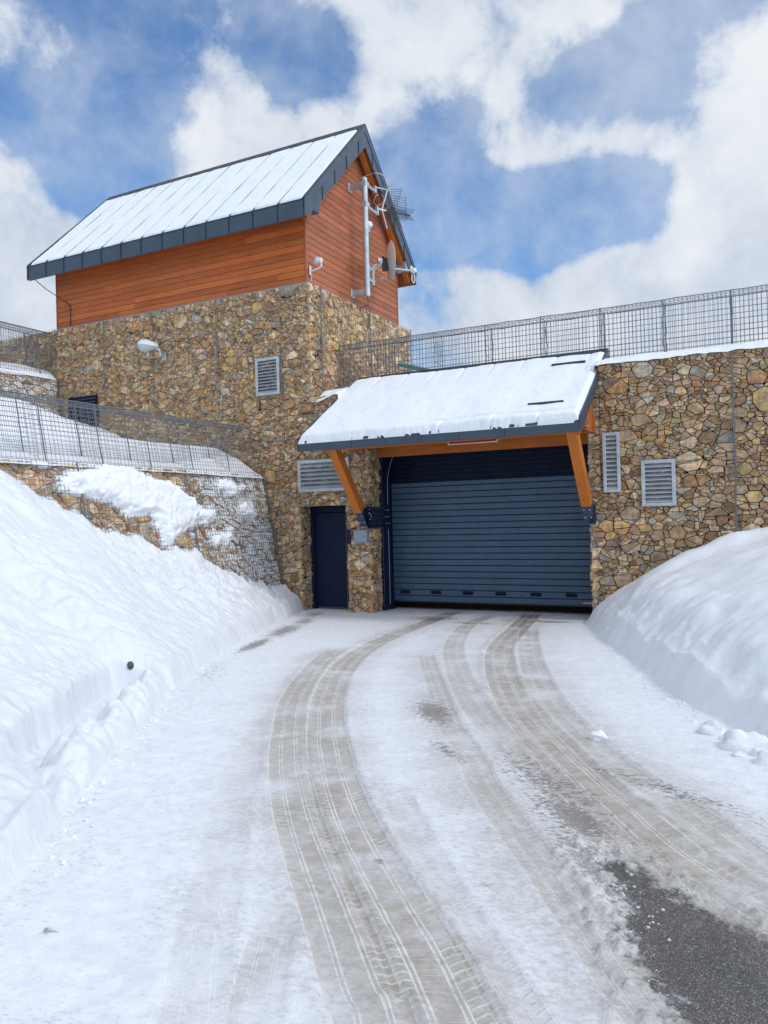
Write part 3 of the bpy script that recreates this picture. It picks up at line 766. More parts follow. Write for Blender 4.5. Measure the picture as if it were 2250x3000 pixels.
t = MB(); t.tube([DC + V((.0, .0, -.18)) + DA * .02, LN], .014, 8); t.build('arm', M['white'], ds)
t = MB(); t.bbox(LN.x - .05, LN.x + .07, LN.y - .05, LN.y + .08, LN.z - .04, LN.z + .06, .015); t.tube([LN + V((-.04, -.05, .05)), LN + V((-.02, -.02, .10))], .025, 10); t.build('receiver', M['white'], ds)
t = MB(); t.tube([LN + V((0, .08, -.05)), LN + V((0, .10, -.20)), LN + V((0, .02, -.30)), LN + V((0, -.08, -.26)), LN + V((0, -.06, -.12))], .012, 6); t.build('cable', M['white'], ds)

# ================================================================== wire cages (empty gabions used as railings)
def cage(name, o, L_, D_, H_, U, W, su, sv, r, step, start, label, seed, batter=0):
    """cage of welded mesh: U along, W across, filled with nothing"""
    e = empty(name, o, label, 'fence'); o = V(o); top = Z * H_ + W * batter
    tl = top.length; tn = top.normalized()
    t = MB(); wiremesh(t, o, U, tn, L_, tl, su, sv, r, .005, seed); t.build('front_mesh', M['wire_dark'], e)
    t = MB(); wiremesh(t, o + W * D_, U, tn, L_, tl, su, sv, r, .006, seed + 1); t.build('rear_mesh', M['wire_dark'], e)
    t = MB(); wiremesh(t, o + top, U, W, L_, D_, su, sv, r, .006, seed + 2); t.build('top_mesh', M['wire_dark'], e)
    s = start; q = random.Random(seed)
    while s < L_:
        t = MB(); b = o + U * s; wiremesh(t, b, W, tn, D_, tl, su * 2, sv * 2, r, .006, seed + 5)
        for k in (0, D_):
            t.tube([b + W * k + tn * (tl * i / 8) + U * q.gauss(0, .006) for i in range(9)], .011, 5)
        t.build('diaphragm', M['wire_dark'], e); s += step
    t = MB()
    for (k, hgt) in ((0, 1), (D_, 1)):
        t.tube([o + top * hgt + W * k + U * (L_ * i / 60) + Z * q.gauss(0, .005) for i in range(61)], .009, 5)
    t.build('rim_wire', M['wire_dark'], e)
    return e
cage('mesh_fence', (0.09, 1.05, 4.52), 13.6, .45, 1.24, X, Y, .072, .10, .0042, 1.132, 0, 'long see through galvanised mesh cage railing along the top of the right stone wall', 21)
cage('mesh_fence', (-1.42, -12.5, 2.90), 12.45, .46, 1.07, Y, -X, .080, .080, .0030, 1.13, .2, 'galvanised mesh cage railing over the snowy lower terrace wall at left', 31, .20)
cage('mesh_fence', (-7.66, -7.0, 5.55), 6.95, .46, 1.30, Y, -X, .072, .085, .0040, 1.13, .9, 'galvanised mesh cage railing at far left below the cabin corner', 41, .12)

# ================================================================== terrace walls at left
def terrace(name, label, x0, x1, z0, z1, y0, y1, mat, seed, size):
    """battered gabion wall along Y facing +X: bottom at x1, top at x0"""
    e = empty(name, ((x0 + x1) / 2, (y0 + y1) / 2, z0), label, 'wall'); t = MB(); n = int((y1 - y0) / 2.1)
    vd = V((x0 - x1, 0, z1 - z0)); h = vd.length; vd.normalize(); nn = V((vd.z, 0, -vd.x))
    for i in range(n):
        a = y0 + (y1 - y0) * i / n; b = y0 + (y1 - y0) * (i + 1) / n
        stones(t, (x1, a, z0), Y, vd, nn, b - a, h, size, seed + i)
    t.build('stones', mat, e)
    w = MB(); wiremesh(w, V((x1, y0, z0)) + nn * .062, Y, vd, y1 - y0, h, .075, .075, .0036, .005, seed); w.build('wire_mesh', M['wire_dark'], e)
    c = MB(); c.prism([(x1 - .10, z0), (x0 - .10, z1 - .02), (x0 - .9, z1 - .02), (x0 - .9, z0)], 'y', y0, y1); c.build('core', M['void'], e)
    rd = MB()
    for i in range(n + 1):
        a = V((x1, y0 + (y1 - y0) * i / n, z0)) + nn * .068
        rd.tube([a + vd * (h * k / 6) for k in range(7)], .012, 5)
    rd.build('lacing_rod', M['wire_dark'], e)
    return e
terrace('terrace_wall', 'leaning brown gabion wall of the lower terrace, half plastered with snow', -1.32, -.80, .2, 2.92, -12.6, -.065, M['stone_snow'], 200, 1.25)
terrace('terrace_wall', 'small snow speckled gabion wall of the upper terrace at the left edge', -7.60, -7.42, 4.2, 5.62, -8.5, -.065, M['stone_snow'], 230, 1.0)

# snow plastered on the lower terrace wall
sy, st_ = np.meshgrid(np.linspace(-6.6, -.12, 420), np.linspace(0, 1, 130), indexing='ij')
zz = .2 + st_ * 2.72; xx = -.80 - .52 * st_
zz_ = zz
mk = np.full_like(sy, -.35)
for (cy, cz, ry, rz, a) in ((-4.35, 2.62, 1.0, .30, 1.3), (-3.7, 2.42, .9, .34, 1.4), (-3.0, 2.15, .62, .48, 1.3), (-3.3, 1.75, .22, .35, .8), (-2.1, 2.05, .6, .22, .62), (-1.3, 2.6, .75, .30, .66), (-.8, 2.2, .5, .5, .52), (-1.7, 1.6, .7, .35, .50), (-.7, 1.2, .5, .5, .42), (-5.6, 2.86, .5, .1, .6)):
    mk = np.maximum(mk, a * np.exp(-((sy - cy) / ry) ** 2 - ((zz_ - cz) / rz) ** 2) - .42)
mk = mk + .30 * fbm(sy * 1.6, zz * 2.2, 5, .6) + .14 * fbm(sy * 7, zz * 7, 4)
thick = ss(-.02, .5, mk)
offs = np.where(mk > -.02, .045 + .15 * thick + .03 * thick * fbm(sy * 6, zz * 6, 3), -.05)
P = np.stack([xx + offs * .98, sy, zz + offs * .19], -1)
tag(grid('wall_snow', P, M['snow']), 'lumpy snow stuck to the face of the lower terrace wall', 'snow', kind='stuff')

# ================================================================== ground and snow
SLP = .0255
def gz0(y): return -SLP * y
EL = np.array([(-.45, 1.6), (-.40, .3), (-.3, .0), (.42, -2.08), (1.61, -4.96), (2.32, -6.49), (3.36, -8.31), (3.83, -9.02), (4.22, -9.7), (4.65, -10.36), (4.99, -10.85), (5.27, -11.23), (5.5, -11.55), (6.6, -13.4), (7.6, -15.5), (9, -18.5)])
ER = np.array([(5.74, 1.), (5.62, .0), (5.57, -.29), (6.22, -1.96), (7.11, -4.41), (7.67, -5.86), (8.01, -6.64), (8.32, -7.26), (8.9, -8.3), (10.5, -10.8), (12.5, -13.6), (16., -18.5)])
def sdist(px, py, poly):
    """distance to a polyline, arc length at the nearest point, side"""
    best = np.full(px.shape, 1e9); arc = np.zeros(px.shape); side_ = np.zeros(px.shape); acc = 0.
    for (a, b) in zip(poly[:-1], poly[1:]):
        d = b - a; L_ = math.hypot(*d)
        if L_ < 1e-6: continue
        t = np.clip(((px - a[0]) * d[0] + (py - a[1]) * d[1]) / L_ ** 2, 0, 1)
        qx = px - a[0] - t * d[0]; qy = py - a[1] - t * d[1]; r = np.hypot(qx, qy)
        m = r < best; best = np.where(m, r, best); arc = np.where(m, acc + t * L_, arc)
        side_ = np.where(m, np.sign(d[0] * qy - d[1] * qx), side_); acc += L_
    return best, arc, side_
def spline(pts, n=10):
    p = np.array(pts, float); p = np.vstack([2 * p[0] - p[1], p, 2 * p[-1] - p[-2]]); out = []
    for i in range(1, len(p) - 2):
        for k in range(n):
            t = k / n
            out.append(.5 * ((2 * p[i]) + (-p[i - 1] + p[i + 1]) * t + (2 * p[i - 1] - 5 * p[i] + 4 * p[i + 1] - p[i + 2]) * t * t + (-p[i - 1] + 3 * p[i] - 3 * p[i + 1] + p[i + 2]) * t ** 3))
    out.append(p[-2]); return np.array(out)

# tyre tracks (world X, Y of their centre lines, half width, weight)
TR = [
 ([(3.5, -6.0), (4.08, -7.1), (4.96, -8.98), (5.62, -10.1), (6.15, -10.88), (6.49, -11.39), (6.79, -11.79), (7.3, -12.5)], .13, .24),
 ([(2.75, 1.2), (2.9, -.43), (3.28, -3.59), (3.81, -5.55), (4.54, -7.15), (5.18, -8.28), (5.74, -9.15), (6.13, -9.7), (6.54, -10.22), (6.9, -10.64), (7.25, -11.04), (7.56, -11.43), (8.2, -12.3)], .17, .95),
 ([(3.0, -4.2), (3.42, -5.52), (4.23, -7.28), (4.81, -8.27), (5.47, -9.27), (5.97, -9.94), (6.33, -10.38), (6.8, -10.92), (7.18, -11.37), (7.33, -11.54), (8.0, -12.5)], .15, .85),
 ([(4.3, 1.2), (4.48, .11), (5.05, -3.18), (5.61, -5.01), (6.32, -6.75), (6.89, -7.86), (7.35, -8.66), (7.68, -9.18), (7.99, -9.68), (8.23, -9.97), (8.47, -10.25), (9.2, -11.0)], .19, 1.),
 ([(3.7, .5), (3.81, -1.27), (4.4, -3.42), (5.13, -5.2), (5.96, -6.9), (6.49, -7.8), (7.02, -8.59), (7.4, -9.13), (7.68, -9.56), (7.91, -9.87), (8.19, -10.23), (8.9, -11.1)], .15, .62),
 ([(4.2, -4.0), (4.76, -5.17), (5.45, -6.53), (6.09, -7.8), (6.6, -8.65), (6.83, -9.1), (7.25, -9.76), (7.54, -10.19), (7.79, -10.59), (7.97, -10.88), (8.12, -11.1), (8.4, -11.5)], .11, .62),
 ([(6.2, -9.2), (6.67, -9.87), (7.09, -10.45), (7.41, -10.87), (7.7, -11.23), (7.9, -11.5), (8.3, -12.1)], .10, .34),
 ([(6.48, -10.78), (6.62, -11.05), (6.74, -11.31), (6.86, -11.53), (6.96, -11.71), (7.08, -11.91)], .10, .5),
 ([(4.9, -1.2), (5.11, -2.08), (5.81, -4.39), (6.62, -6.63), (7.31, -8.02), (7.66, -8.63), (7.98, -9.04), (8.25, -9.47), (8.47, -9.78), (9.2, -10.6)], .16, .72),
]
xs_ = np.concatenate([np.linspace(-3, 3, 150), np.linspace(3.02, 9.6, 470), np.linspace(9.7, 18, 50)])
ys_ = np.concatenate([np.linspace(-18, -13, 40), np.linspace(-12.97, -8, 350), np.linspace(-7.975, 1.3, 260)])
gx, gy = np.meshgrid(xs_, ys_, indexing='ij')
gz = gz0(gy) + .012 * fbm(gx * .9, gy * .9, 3) + .006 * fbm(gx * 5, gy * 5, 4)
att = {}; depth = np.zeros_like(gx); dirt = np.zeros_like(gx); wide = np.zeros_like(gx)
for i, (pl_, hw, wt) in enumerate(TR):
    sp = spline(pl_, 8); d_, s_, sg = sdist(gx, gy, sp); L_ = s_.max()
    mask = ss(0, .7, s_) * ss(0, .5, L_ - s_)
    att['track%d' % i] = np.stack([d_ * sg / hw, s_, mask * wt * (d_ < hw * 3)], -1)
    depth += -.014 * wt * (1 - ss(hw * .85, hw * 1.05, d_)) * mask + .010 * wt * np.exp(-((d_ - hw * 1.12) / .03) ** 2) * mask
    dirt = np.maximum(dirt, wt * mask * np.exp(-(d_ / (hw * 1.9)) ** 2))
    if i in (3, 4, 5, 8): wide = np.maximum(wide, wt * mask * np.exp(-(d_ / .40) ** 2) * np.interp(gy, [-12, -9, -6.5, -3, 0], [.9, 1., .85, .5, .6]))
    if i in (1, 2): wide = np.maximum(wide, .7 * wt * mask * np.exp(-(d_ / .33) ** 2))
# bare asphalt patch, slush fringe, dark scuffs
AS = np.array([(8.32, -11.5), (8.14, -11.02), (8.04, -10.82), (7.90, -10.54), (7.90, -10.30), (7.80, -10.12), (7.66, -9.90), (7.80, -9.86), (7.98, -9.98), (8.20, -10.22), (8.47, -10.36), (9.0, -10.75), (10.2, -11.9), (9.5, -13.5), (8.8, -12.6), (8.32, -11.5)])
d_, s_, sg = sdist(gx, gy, AS)
from_in = np.zeros(gx.shape, bool)
for (a, b) in zip(AS[:-1], AS[1:]):
    cond = ((a[1] > gy) != (b[1] > gy)) & (gx < (b[0] - a[0]) * (gy - a[1]) / (b[1] - a[1] + 1e-12) + a[0]); from_in ^= cond
sdA = np.where(from_in, d_, -d_)
scuff = np.zeros_like(gx)
for (cx, cy, rx, ry, ang, a) in ((5.80, -7.45, .45, .16, -60, .95), (1.72, -4.55, .75, .13, -70, 1.), (1.2, -3.0, .9, .22, -70, .85), (.75, -1.7, .7, .2, -65, .7), (2.9, -.5, .5, .35, 10, .7), (3.8, -1.0, .5, .12, 0, .75), (5.0, -.3, .5, .16, 0, .85), (4.3, -.3, .35, .5, 0, .5), (2.6, -6.6, .9, .22, -60, .30), (6.35, -8.5, .35, .09, -50, .5), (7.2, -8.9, .7, .20, -50, .55), (7.9, -8.75, .8, .10, -35, .45), (7.5, -9.45, .40, .16, -50, .85),
                             (5.85, -11.58, .05, .035, -20, .6), (6.75, -10.4, .035, .025, 0, .7), (7.33, -10.45, .035, .02, 0, .55), (.3, -.6, .6, .2, -70, .6), (6.0, -11.2, .06, .05, 0, .0), (7.72, -10.05, .45, .10, -55, .8)):
    c, s = math.cos(R(ang)), math.sin(R(ang)); u = (gx - cx) * c + (gy - cy) * s; v = -(gx - cx) * s + (gy - cy) * c
    scuff = np.maximum(scuff, a * np.exp(-(u / rx) ** 2 - (v / ry) ** 2))
bare = ss(-.10, .06, sdA + .05 * fbm(gx * 7, gy * 7, 4))
slush = np.clip(np.exp(-((sdA + .07) / .13) ** 2) + .9 * np.exp(-((gx - 7.75) / .16) ** 2 - ((gy + 10.05) / .28) ** 2), 0, 1) * ss(-11.7, -11.1, gy) * (gx < 8.5)
along = gx * .55 - gy * .83; acr = gx * .83 + gy * .55
lump = ss(-.05, .45, fbm(along * 9, acr * 17, 4, .62)) * (.6 + .7 * np.clip(fbm(gx * 34, gy * 34, 2), -.5, 1))
gz = gz + depth * (1 - bare) + slush * (.034 * lump + .003) - .02 * bare
att['wear'] = np.stack([sdA - .22 * slush * lump, scuff, slush * (.35 + .65 * lump)], -1)
att['dirt'] = np.stack([dirt, wide, ss(-3.2, -.6, gy)], -1)

def m_road():
    t = NT('packed_snow_road'); co = t.coord()
    nA = t.noise(co, 2.3, 6, .6); nB = t.noise(co, 11, 6, .65); nC = t.noise(co, 60, 4, .65); nD = t.noise(t.coord('Object', (2.2, 13, 1), (0, 0, R(22))), 4, 5, .6, .3)
    nE = t.noise(co, 260, 2, .5)
    w = t.node('ShaderNodeSeparateXYZ'); t.link(t.attr('wear', 'Vector'), w.inputs[0]); sdA_, scuff_, slush_ = w.outputs
    dn = t.node('ShaderNodeSeparateXYZ'); t.link(t.attr('dirt', 'Vector'), dn.inputs[0])
    fl = t.noise(t.coord('Object', (1, 1.5, 1), (0, 0, R(-28))), 26, 5, .72); fl2 = t.noise(co, 75, 3, .7)
    wideA = dn.outputs[1]; gate_ = dn.outputs[2]
    snow = t.mix(t.step(nB, .3, .7), (.76, .785, .82), (.87, .888, .912))
    icy = t.step(t.math('ADD', t.math('ADD', fl, t.math('MULTIPLY', nA, .35)), t.math('MULTIPLY', wideA, .16)), .70, .86)
    snow = t.mix(t.math('MULTIPLY', icy, .55), snow, t.mix(nB, (.50, .50, .50), (.60, .59, .575)))
    snow = t.mix(t.math('MULTIPLY', t.step(fl2, .64, .74), .22), snow, (.40, .38, .36))
    thin = t.mix(t.step(nC, .35, .7), (.33, .285, .23), (.53, .49, .43))
    wash = t.math('MAXIMUM', t.math('MULTIPLY', dn.outputs[0], .55), wideA)
    wash = t.math('MULTIPLY', wash, t.step(t.math('ADD', nA, t.math('MULTIPLY', fl, .6)), .50, .90, .40, 1.0))
    col = t.mix(t.math('MULTIPLY', wash, .80, clamp=True), snow, thin)
    height = t.math('ADD', t.math('MULTIPLY', nB, .35), t.math('ADD', t.math('MULTIPLY', nC, .22), t.math('MULTIPLY', nD, .3)))
    for i, (pl_, hw, wt) in enumerate(TR):
        s = t.node('ShaderNodeSeparateXYZ'); t.link(t.attr('track%d' % i, 'Vector'), s.inputs[0]); d, l, m = s.outputs
        ad = t.math('ABSOLUTE', d)
        band = t.math('MULTIPLY', t.step(t.math('ADD', ad, t.math('MULTIPLY', nB, .5)), 1.12, 1.38, 1., 0.), m)
        brk = t.step(t.math('ADD', nA, t.math('MULTIPLY', nB, .45)), .50, .82, .12, 1.)
        # grooves along the tyre: thin lines of pressed snow
        gr = t.math('MAXIMUM', t.math('COMPARE', ad, .30, .03), t.math('MAXIMUM', t.math('COMPARE', ad, .43, .025), t.math('COMPARE', ad, .96, .05)))
        gr = t.math('MULTIPLY', gr, t.step(nB, .34, .56, .5, 1.))
        # lugs across the outer ribs, slanting
        ph = t.math('ADD', t.math('MULTIPLY', l, 1 / .052), t.math('MULTIPLY', ad, 1.1))
        fr = t.math('FRACT', t.math('ADD', ph, t.math('MULTIPLY', nC, .25)))
        lug = t.math('MULTIPLY', t.step(fr, .60, .78), t.step(ad, .40, .50))
        lug = t.math('MULTIPLY', t.math('MULTIPLY', lug, t.step(ad, 1.0, 1.15, 1., 0.)), t.step(nA, .44, .62, .0, .8))
        fr2 = t.math('FRACT', t.math('ADD', t.math('MULTIPLY', l, 1 / .034), t.math('MULTIPLY', d, -1.4)))
        lug2 = t.math('MULTIPLY', t.math('MULTIPLY', t.step(fr2, .7, .85), t.step(ad, .30, .36, 1., 0.)), t.step(nA, .5, .65, 0., .4))
        rid = t.math('MAXIMUM', gr, t.math('MAXIMUM', t.math('MULTIPLY', lug, .8), lug2))
        k = t.math('MULTIPLY', band, brk)
        col = t.mix(t.math('MULTIPLY', k, .78, clamp=True), col, t.mix(t.math('MULTIPLY', rid, t.step(nC, .25, .5)), t.mix(gate_, t.mix(t.step(nB, .35, .7), (.33, .285, .225), (.53, .49, .43)), (.20, .17, .13)), (.76, .75, .73)))
        mm = t.step(m, .0, .3)
        height = t.math('ADD', height, t.math('MULTIPLY', t.math('MULTIPLY', rid, mm), t.step(ad, 1.05, 1.2, .36, 0.)))
    sc = t.step(t.math('ADD', scuff_, t.math('ADD', t.math('MULTIPLY', t.math('SUBTRACT', nD, .5), 1.0), t.math('MULTIPLY', t.math('SUBTRACT', fl, .5), 2.8))), .30, .62)
    sc = t.math('MULTIPLY', sc, t.step(scuff_, .04, .22))
    col = t.mix(t.math('MULTIPLY', sc, .8), col, t.mix(nC, (.14, .125, .11), (.30, .275, .24)))
    # asphalt
    spk = t.voro(co, 260, out=1); sep = t.node('ShaderNodeSeparateColor'); t.link(spk, sep.inputs[0])
    asp = t.mix(t.step(sep.outputs[0], .55, 1.), (.080, .076, .074), (.19, .182, .176))
    asp = t.mix(t.step(sep.outputs[1], .93, .97), asp, (.36, .355, .35))
    asp = t.mix(t.step(nA, .35, .7), asp, t.mix(1., asp, (1.35, 1.28, 1.2), 'MULTIPLY'))
    isA = t.step(t.math('ADD', t.math('ADD', sdA_, t.math('MULTIPLY', t.math('SUBTRACT', nB, .5), .34)), t.math('MULTIPLY', t.math('SUBTRACT', nC, .5), .14)), -.05, .07)
    slc = t.mix(t.step(nC, .3, .7), (.40, .38, .34), (.64, .625, .60))
    col = t.mix(t.math('MULTIPLY', slush_, .8), col, slc)
    col = t.mix(isA, col, asp)
    ha = t.math('MULTIPLY', sep.outputs[0], .35)
    x = t.node('ShaderNodeMix', data_type='FLOAT'); t.link(isA, x.inputs[0]); t.link(height, x.inputs[2]); t.link(ha, x.inputs[3])
    return t.fin(col, t.step(isA, 0, 1, .62, .7), normal=t.bump(x.outputs[0], .55, .022), spec=.3)
tag(grid('road', np.stack([gx, gy, gz], -1), m_road(), attrs=att), kind='structure')

# left snow bank
Hy = np.array([-18, -12, -9, -6.45, -5.67, -4.77, -3.49, -2.46, -1.99, -1.5, -.25, .0]); Hv = np.array([3.2, 3.2, 3.1, 2.85, 2.40, 1.99, 1.64, 1.34, 1.09, .78, .66, .62])
ex = lambda y: np.interp(-y, -EL[:, 1], EL[:, 0])
yy_ = np.concatenate([np.linspace(-17, -12.6, 60), np.linspace(-12.57, -7, 380), np.linspace(-6.975, -.07, 260)])
tt_ = np.concatenate([np.linspace(-.12, .2, 110), np.linspace(.203, 1.12, 170)])
gt, gy = np.meshgrid(tt_, yy_, indexing='ij')
xe = ex(gy); xw = -.86 - .19 * (np.interp(gy, Hy, Hv) - .2) + .02
gx = xe + (xw - xe) * gt
# distance from the foot, roughly square to it
gxn = gx; d = (xe - gx) * .88
Wd = np.maximum(.3, (xe - xw) * .88)
Ht = np.interp(gy, Hy, Hv)
u = np.clip(d / Wd, 0, 1.3)
foot = np.interp(gy, [-12, -10.5, -9, -5, 0], [.09, .11, .17, .20, .22]) * (1 + .35 * fbm(gx * 1.1, gy * 1.1, 3))
rz = ss(-10.7, -10.1, gy) * ss(-7.55, -7.95, gy)                       # here the plough left a rolled lip with a gap behind it
dd_ = np.clip(d - .62 * rz, 0, 99); u = np.clip(dd_ / np.maximum(.3, Wd - .62 * rz), 0, 1.3)
foot = foot + .11 * rz
prof = foot * ss(-.02, .12 - .05 * rz, dd_ - .02 + .05 * fbm(gx * 2.2, gy * 2.2, 3)) * ss(-.02, .06, d) + (Ht - foot + SLP * gy) * (.80 * u + .20 * u * u)
arc_ = gy + .25 * pn(gy * 1.1, gx * .6)
lumps = .55 + .45 * np.abs(np.sin(arc_ * 4.6 + 1.4 * pn(gy * .9, gy * 0 + 3.3))) ** .55
cen = .19 + .07 * pn(gy * 1.7, gy * 0 + 1.); wid = (.15 + .08 * lumps) * (.8 + .35 * pn(gy * 2.3, gy * 0 + 7))
roll = np.sqrt(np.clip(1 - ((d - cen) / wid) ** 2, 0, 1)) * .27 * lumps * (.85 + .5 * fbm(gx * 3.5, gy * 3.5, 3))
prof = np.maximum(prof, roll * rz + .03 * rz * ss(-.05, .05, d))
near_lip = ss(-10.0, -10.8, gy)
prof = prof + near_lip * .05 * np.exp(-((d - .10) / .06) ** 2) * (1 + fbm(gx * 3, gy * 3, 3))
rough = ss(-7.0, -3.0, gy)
prof = prof + np.clip(d * 1.2, 0, 1) * (.05 * fbm(gx * .8, gy * .8, 3) + .014 * fbm(gx * 2.6, gy * 2.6, 4) * (1 + 6.0 * rough) + .05 * rough * np.abs(fbm(gx * 5.5, gy * 5.5, 4))) + .012 * fbm(gx * 9, gy * 9, 3) * np.clip(d * 4, 0, 1)
prof = prof + np.clip(dd_ * 1.5, 0, 1) * .009 * pn((gx * .6 + gy * .35) * 2.2, (gy * .8 - gx * .9) * 5.5)
hole = np.exp(-((gx - 2.62) / .14) ** 2 - ((gy + 7.86) / .20) ** 2)
rough = ss(-6.5, -2.5, gy) 
prof = prof + np.clip(d, 0, 1) * (.05 * fbm(gx * .8, gy * .8, 3) + .035 * fbm(gx * 2.6, gy * 2.6, 4) * (1 + 1.6 * rough)) + .012 * fbm(gx * 9, gy * 9, 3) * np.clip(d * 4, 0, 1)
prof = prof + np.clip(d * 1.5, 0, 1) * .022 * pn((gx * .6 + gy * .35) * 2.2, (gy * .8 - gx * .9) * 5.5)
prof = prof - .12 * hole
gz = gz0(gy) - .02 + prof - .12 * ss(.02, -.10, d)
BANK = (gx, gy, gz)
tag(grid('snow_bank', np.stack([gx, gy, gz], -1), M['snowbank']), kind='structure')

# right snow bank
ex2 = lambda y: np.interp(-y, -ER[:, 1], ER[:, 0])
yy_ = np.linspace(-17, -.07, 360); dd_ = np.concatenate([np.linspace(-.25, .5, 110), np.linspace(.52, 9, 170)])
gd_, gy = np.meshgrid(dd_, yy_, indexing='ij')
gx = ex2(gy) + gd_
d = gd_ * .92
wob = .09 * fbm(gx * 1.9, gy * 1.9, 4)
curb = np.interp(gy, [-17, -8, -6, -2, 0], [.20, .22, .25, .24, .2]) * (1 + .5 * fbm(gy * .9 + gx * .2, gx * .5, 3))
prof = curb * ss(-.04, .20, d + wob * .6) + 1.75 * (1 - np.exp(-np.clip(d - .10, 0, 99) / 1.75)) * np.interp(gy, [-17, -7, -3, 0], [.85, .85, .95, 1.])
prof = prof - .05 * np.exp(-((d - .32) / .16) ** 2) * ss(-.6, -1.6, gy)
prof = prof + np.clip(d, 0, 1) * (.09 * fbm(gx * .7, gy * .7, 3) + .010 * fbm(gx * 4, gy * 4, 4)) + .03 * np.clip(d * 6, 0, 1) * fbm(gx * 5.5, gy * 5.5, 4) * np.exp(-(d / .5) ** 2) + .05 * np.abs(fbm(gx * 2.2, gy * 2.2, 3)) * np.exp(-((d - .45) / .3) ** 2)
prof = prof + (.10 * np.abs(fbm(gx * 1.25, gy * 1.25, 4)) + .03 * fbm(gx * 3, gy * 3, 3)) * np.exp(-((d - .5) / .5) ** 2) * ss(.02, .25, d) * ss(-.4, -1.5, gy)
prof = prof + .10 * np.exp(-(((gx - 6.9) * .5 - (gy + 1.3) * .86) / .28) ** 2) * ss(.3, .9, d) * ss(-4, -2, gy)
prof = prof + ss(-6.6, -7.6, gy) * .10 * np.clip(fbm(gx * 6, gy * 6, 4), 0, 1) * np.exp(-((d - .05) / .2) ** 2)
gz = gz0(gy) - .02 + prof - .12 * ss(.0, -.12, d)
tag(grid('snow_bank', np.stack([gx, gy, gz], -1), M['snow']), kind='structure')

# lower terrace snow, upper terrace snow, snow on top of the right-hand wall
gx, gy = np.meshgrid(np.linspace(-7.55, -1.22, 190), np.linspace(-13, -.07, 260), indexing='ij')
hA = np.interp(gx, [-7.6, -6, -4.5, -3, -1.9, -1.45, -1.22], [5.15, 4.70, 4.12, 3.56, 3.10, 2.95, 2.86])
hB = np.interp(gx, [-7.6, -6.5, -5.5, -5.0, -4.3, -2.56, -1.9, -1.45, -1.22], [4.75, 4.45, 4.1, 3.80, 3.74, 3.58, 3.27, 2.98, 2.84])
k = ss(-2.6, -.6, gy)
gz = hA * (1 - k) + hB * k + .05 * fbm(gx * .8, gy * .8, 3) * ss(-1.3, -2.2, gx) + .012 * fbm(gx * 4, gy * 4, 3) 
tag(grid('terrace_snow', np.stack([gx, gy, gz], -1), M['snow']), kind='structure')
gx, gy = np.meshgrid(np.linspace(-16, -7.55, 120), np.linspace(-9, -.07, 120), indexing='ij')
gz = np.interp(gx, [-16, -9, -8.2, -7.75, -7.55], [6.3, 6.15, 6.0, 5.82, 5.62]) + .05 * fbm(gx, gy, 3)
tag(grid('terrace_snow', np.stack([gx, gy, gz], -1), M['snow']), kind='structure')
gx, gy = np.meshgrid(np.linspace(.13, 40, 900), np.concatenate([np.linspace(-.085, 2, 70), np.linspace(2.1, 60, 50)]), indexing='ij')
gz = 4.44 + np.interp(gy + .02 * pn(gx * 3, gx * 0), [-.085, -.05, .03, .25, 1.0, 3, 60], [.05, .10, .13, .20, .36, .42, .9]) * (1 + .12 * fbm(gx * 1.3, gy * 1.3 + 4, 3)) + .02 * fbm(gx * 6, gy * 6, 3)
under_c = CZ0 + (gy - CE) * CS - .26
m_ = (gx > CX0 + .06) & (gx < CX1 - .04) & (gy < CR + .1)
gz = np.where(m_, np.minimum(gz, under_c), gz) - .12 * ss(.65, .13, gx) * ss(.3, -.05, gy)
tag(grid('terrace_snow', np.stack([gx, gy, gz], -1), M['snow']), kind='structure')
# far ground all around
t = MB(); t.add([(-400, -400, -.6), (400, -400, -.6), (400, 400, -.6), (-400, 400, -.6)], [(0, 1, 2, 3)]); tag(t.build('ground', M['snow']), kind='structure')
gx, gy = np.meshgrid(np.linspace(-40, 40, 80), np.linspace(-60, -16.5, 60), indexing='ij')
gz = gz0(gy) * 1.0 - .12 + .3 * fbm(gx * .1, gy * .1, 3) * ss(-17, -25, gy)
tag(grid('snow_field', np.stack([gx, gy, gz], -1), M['snow']), kind='structure')

# slush lumps round the bare asphalt
q = np.random.RandomState(3); t = MB()
def blob(t, c, r, sq, rs):
    n, m = 7, 5; vs = [V((c[0], c[1], c[2] + r * sq))]
    off = rs.rand(2) * 50
    for i in range(1, m):
        th_ = math.pi * .62 * i / (m - 1)
        for k in range(n):
            ph = 2 * math.pi * k / n; rr_ = r * (1 + .35 * rs.randn() * .6)
            vs.append(V((c[0] + rr_ * math.sin(th_) * math.cos(ph), c[1] + rr_ * math.sin(th_) * math.sin(ph), c[2] + r * sq * math.cos(th_))))
    fs = [(0, 1 + k, 1 + (k + 1) % n) for k in range(n)]
    for i in range(m - 2):
        for k in range(n): fs.append((1 + i * n + k, 1 + i * n + n + k, 1 + i * n + n + (k + 1) % n, 1 + i * n + (k + 1) % n))
    t.add(vs, fs)
for i in range(130):
    s = q.rand(); j = q.randint(0, 9); a, b = AS[j], AS[j + 1]; p = a + (b - a) * s + q.randn(2) * (.07 if j < 6 else .05)
    r = .002 + .006 * q.rand() ** 3
    blob(t, (p[0], p[1], gz0(p[1]) + .0), r, .75, q)
for i in range(90):
    p = np.array([7.62, -9.95]) + q.rand() * np.array([.40, -.55]) + q.randn(2) * .07; blob(t, (p[0], p[1], gz0(p[1])), .003 + .006 * q.rand() ** 2, .6, q)
m_slush = m_snow('slush', 1.2, tint=(.66, .66, .645))
tag(t.build('slush', m_slush, smooth=True), 'grey slush lumps round the bare asphalt', 'slush', kind='stuff')
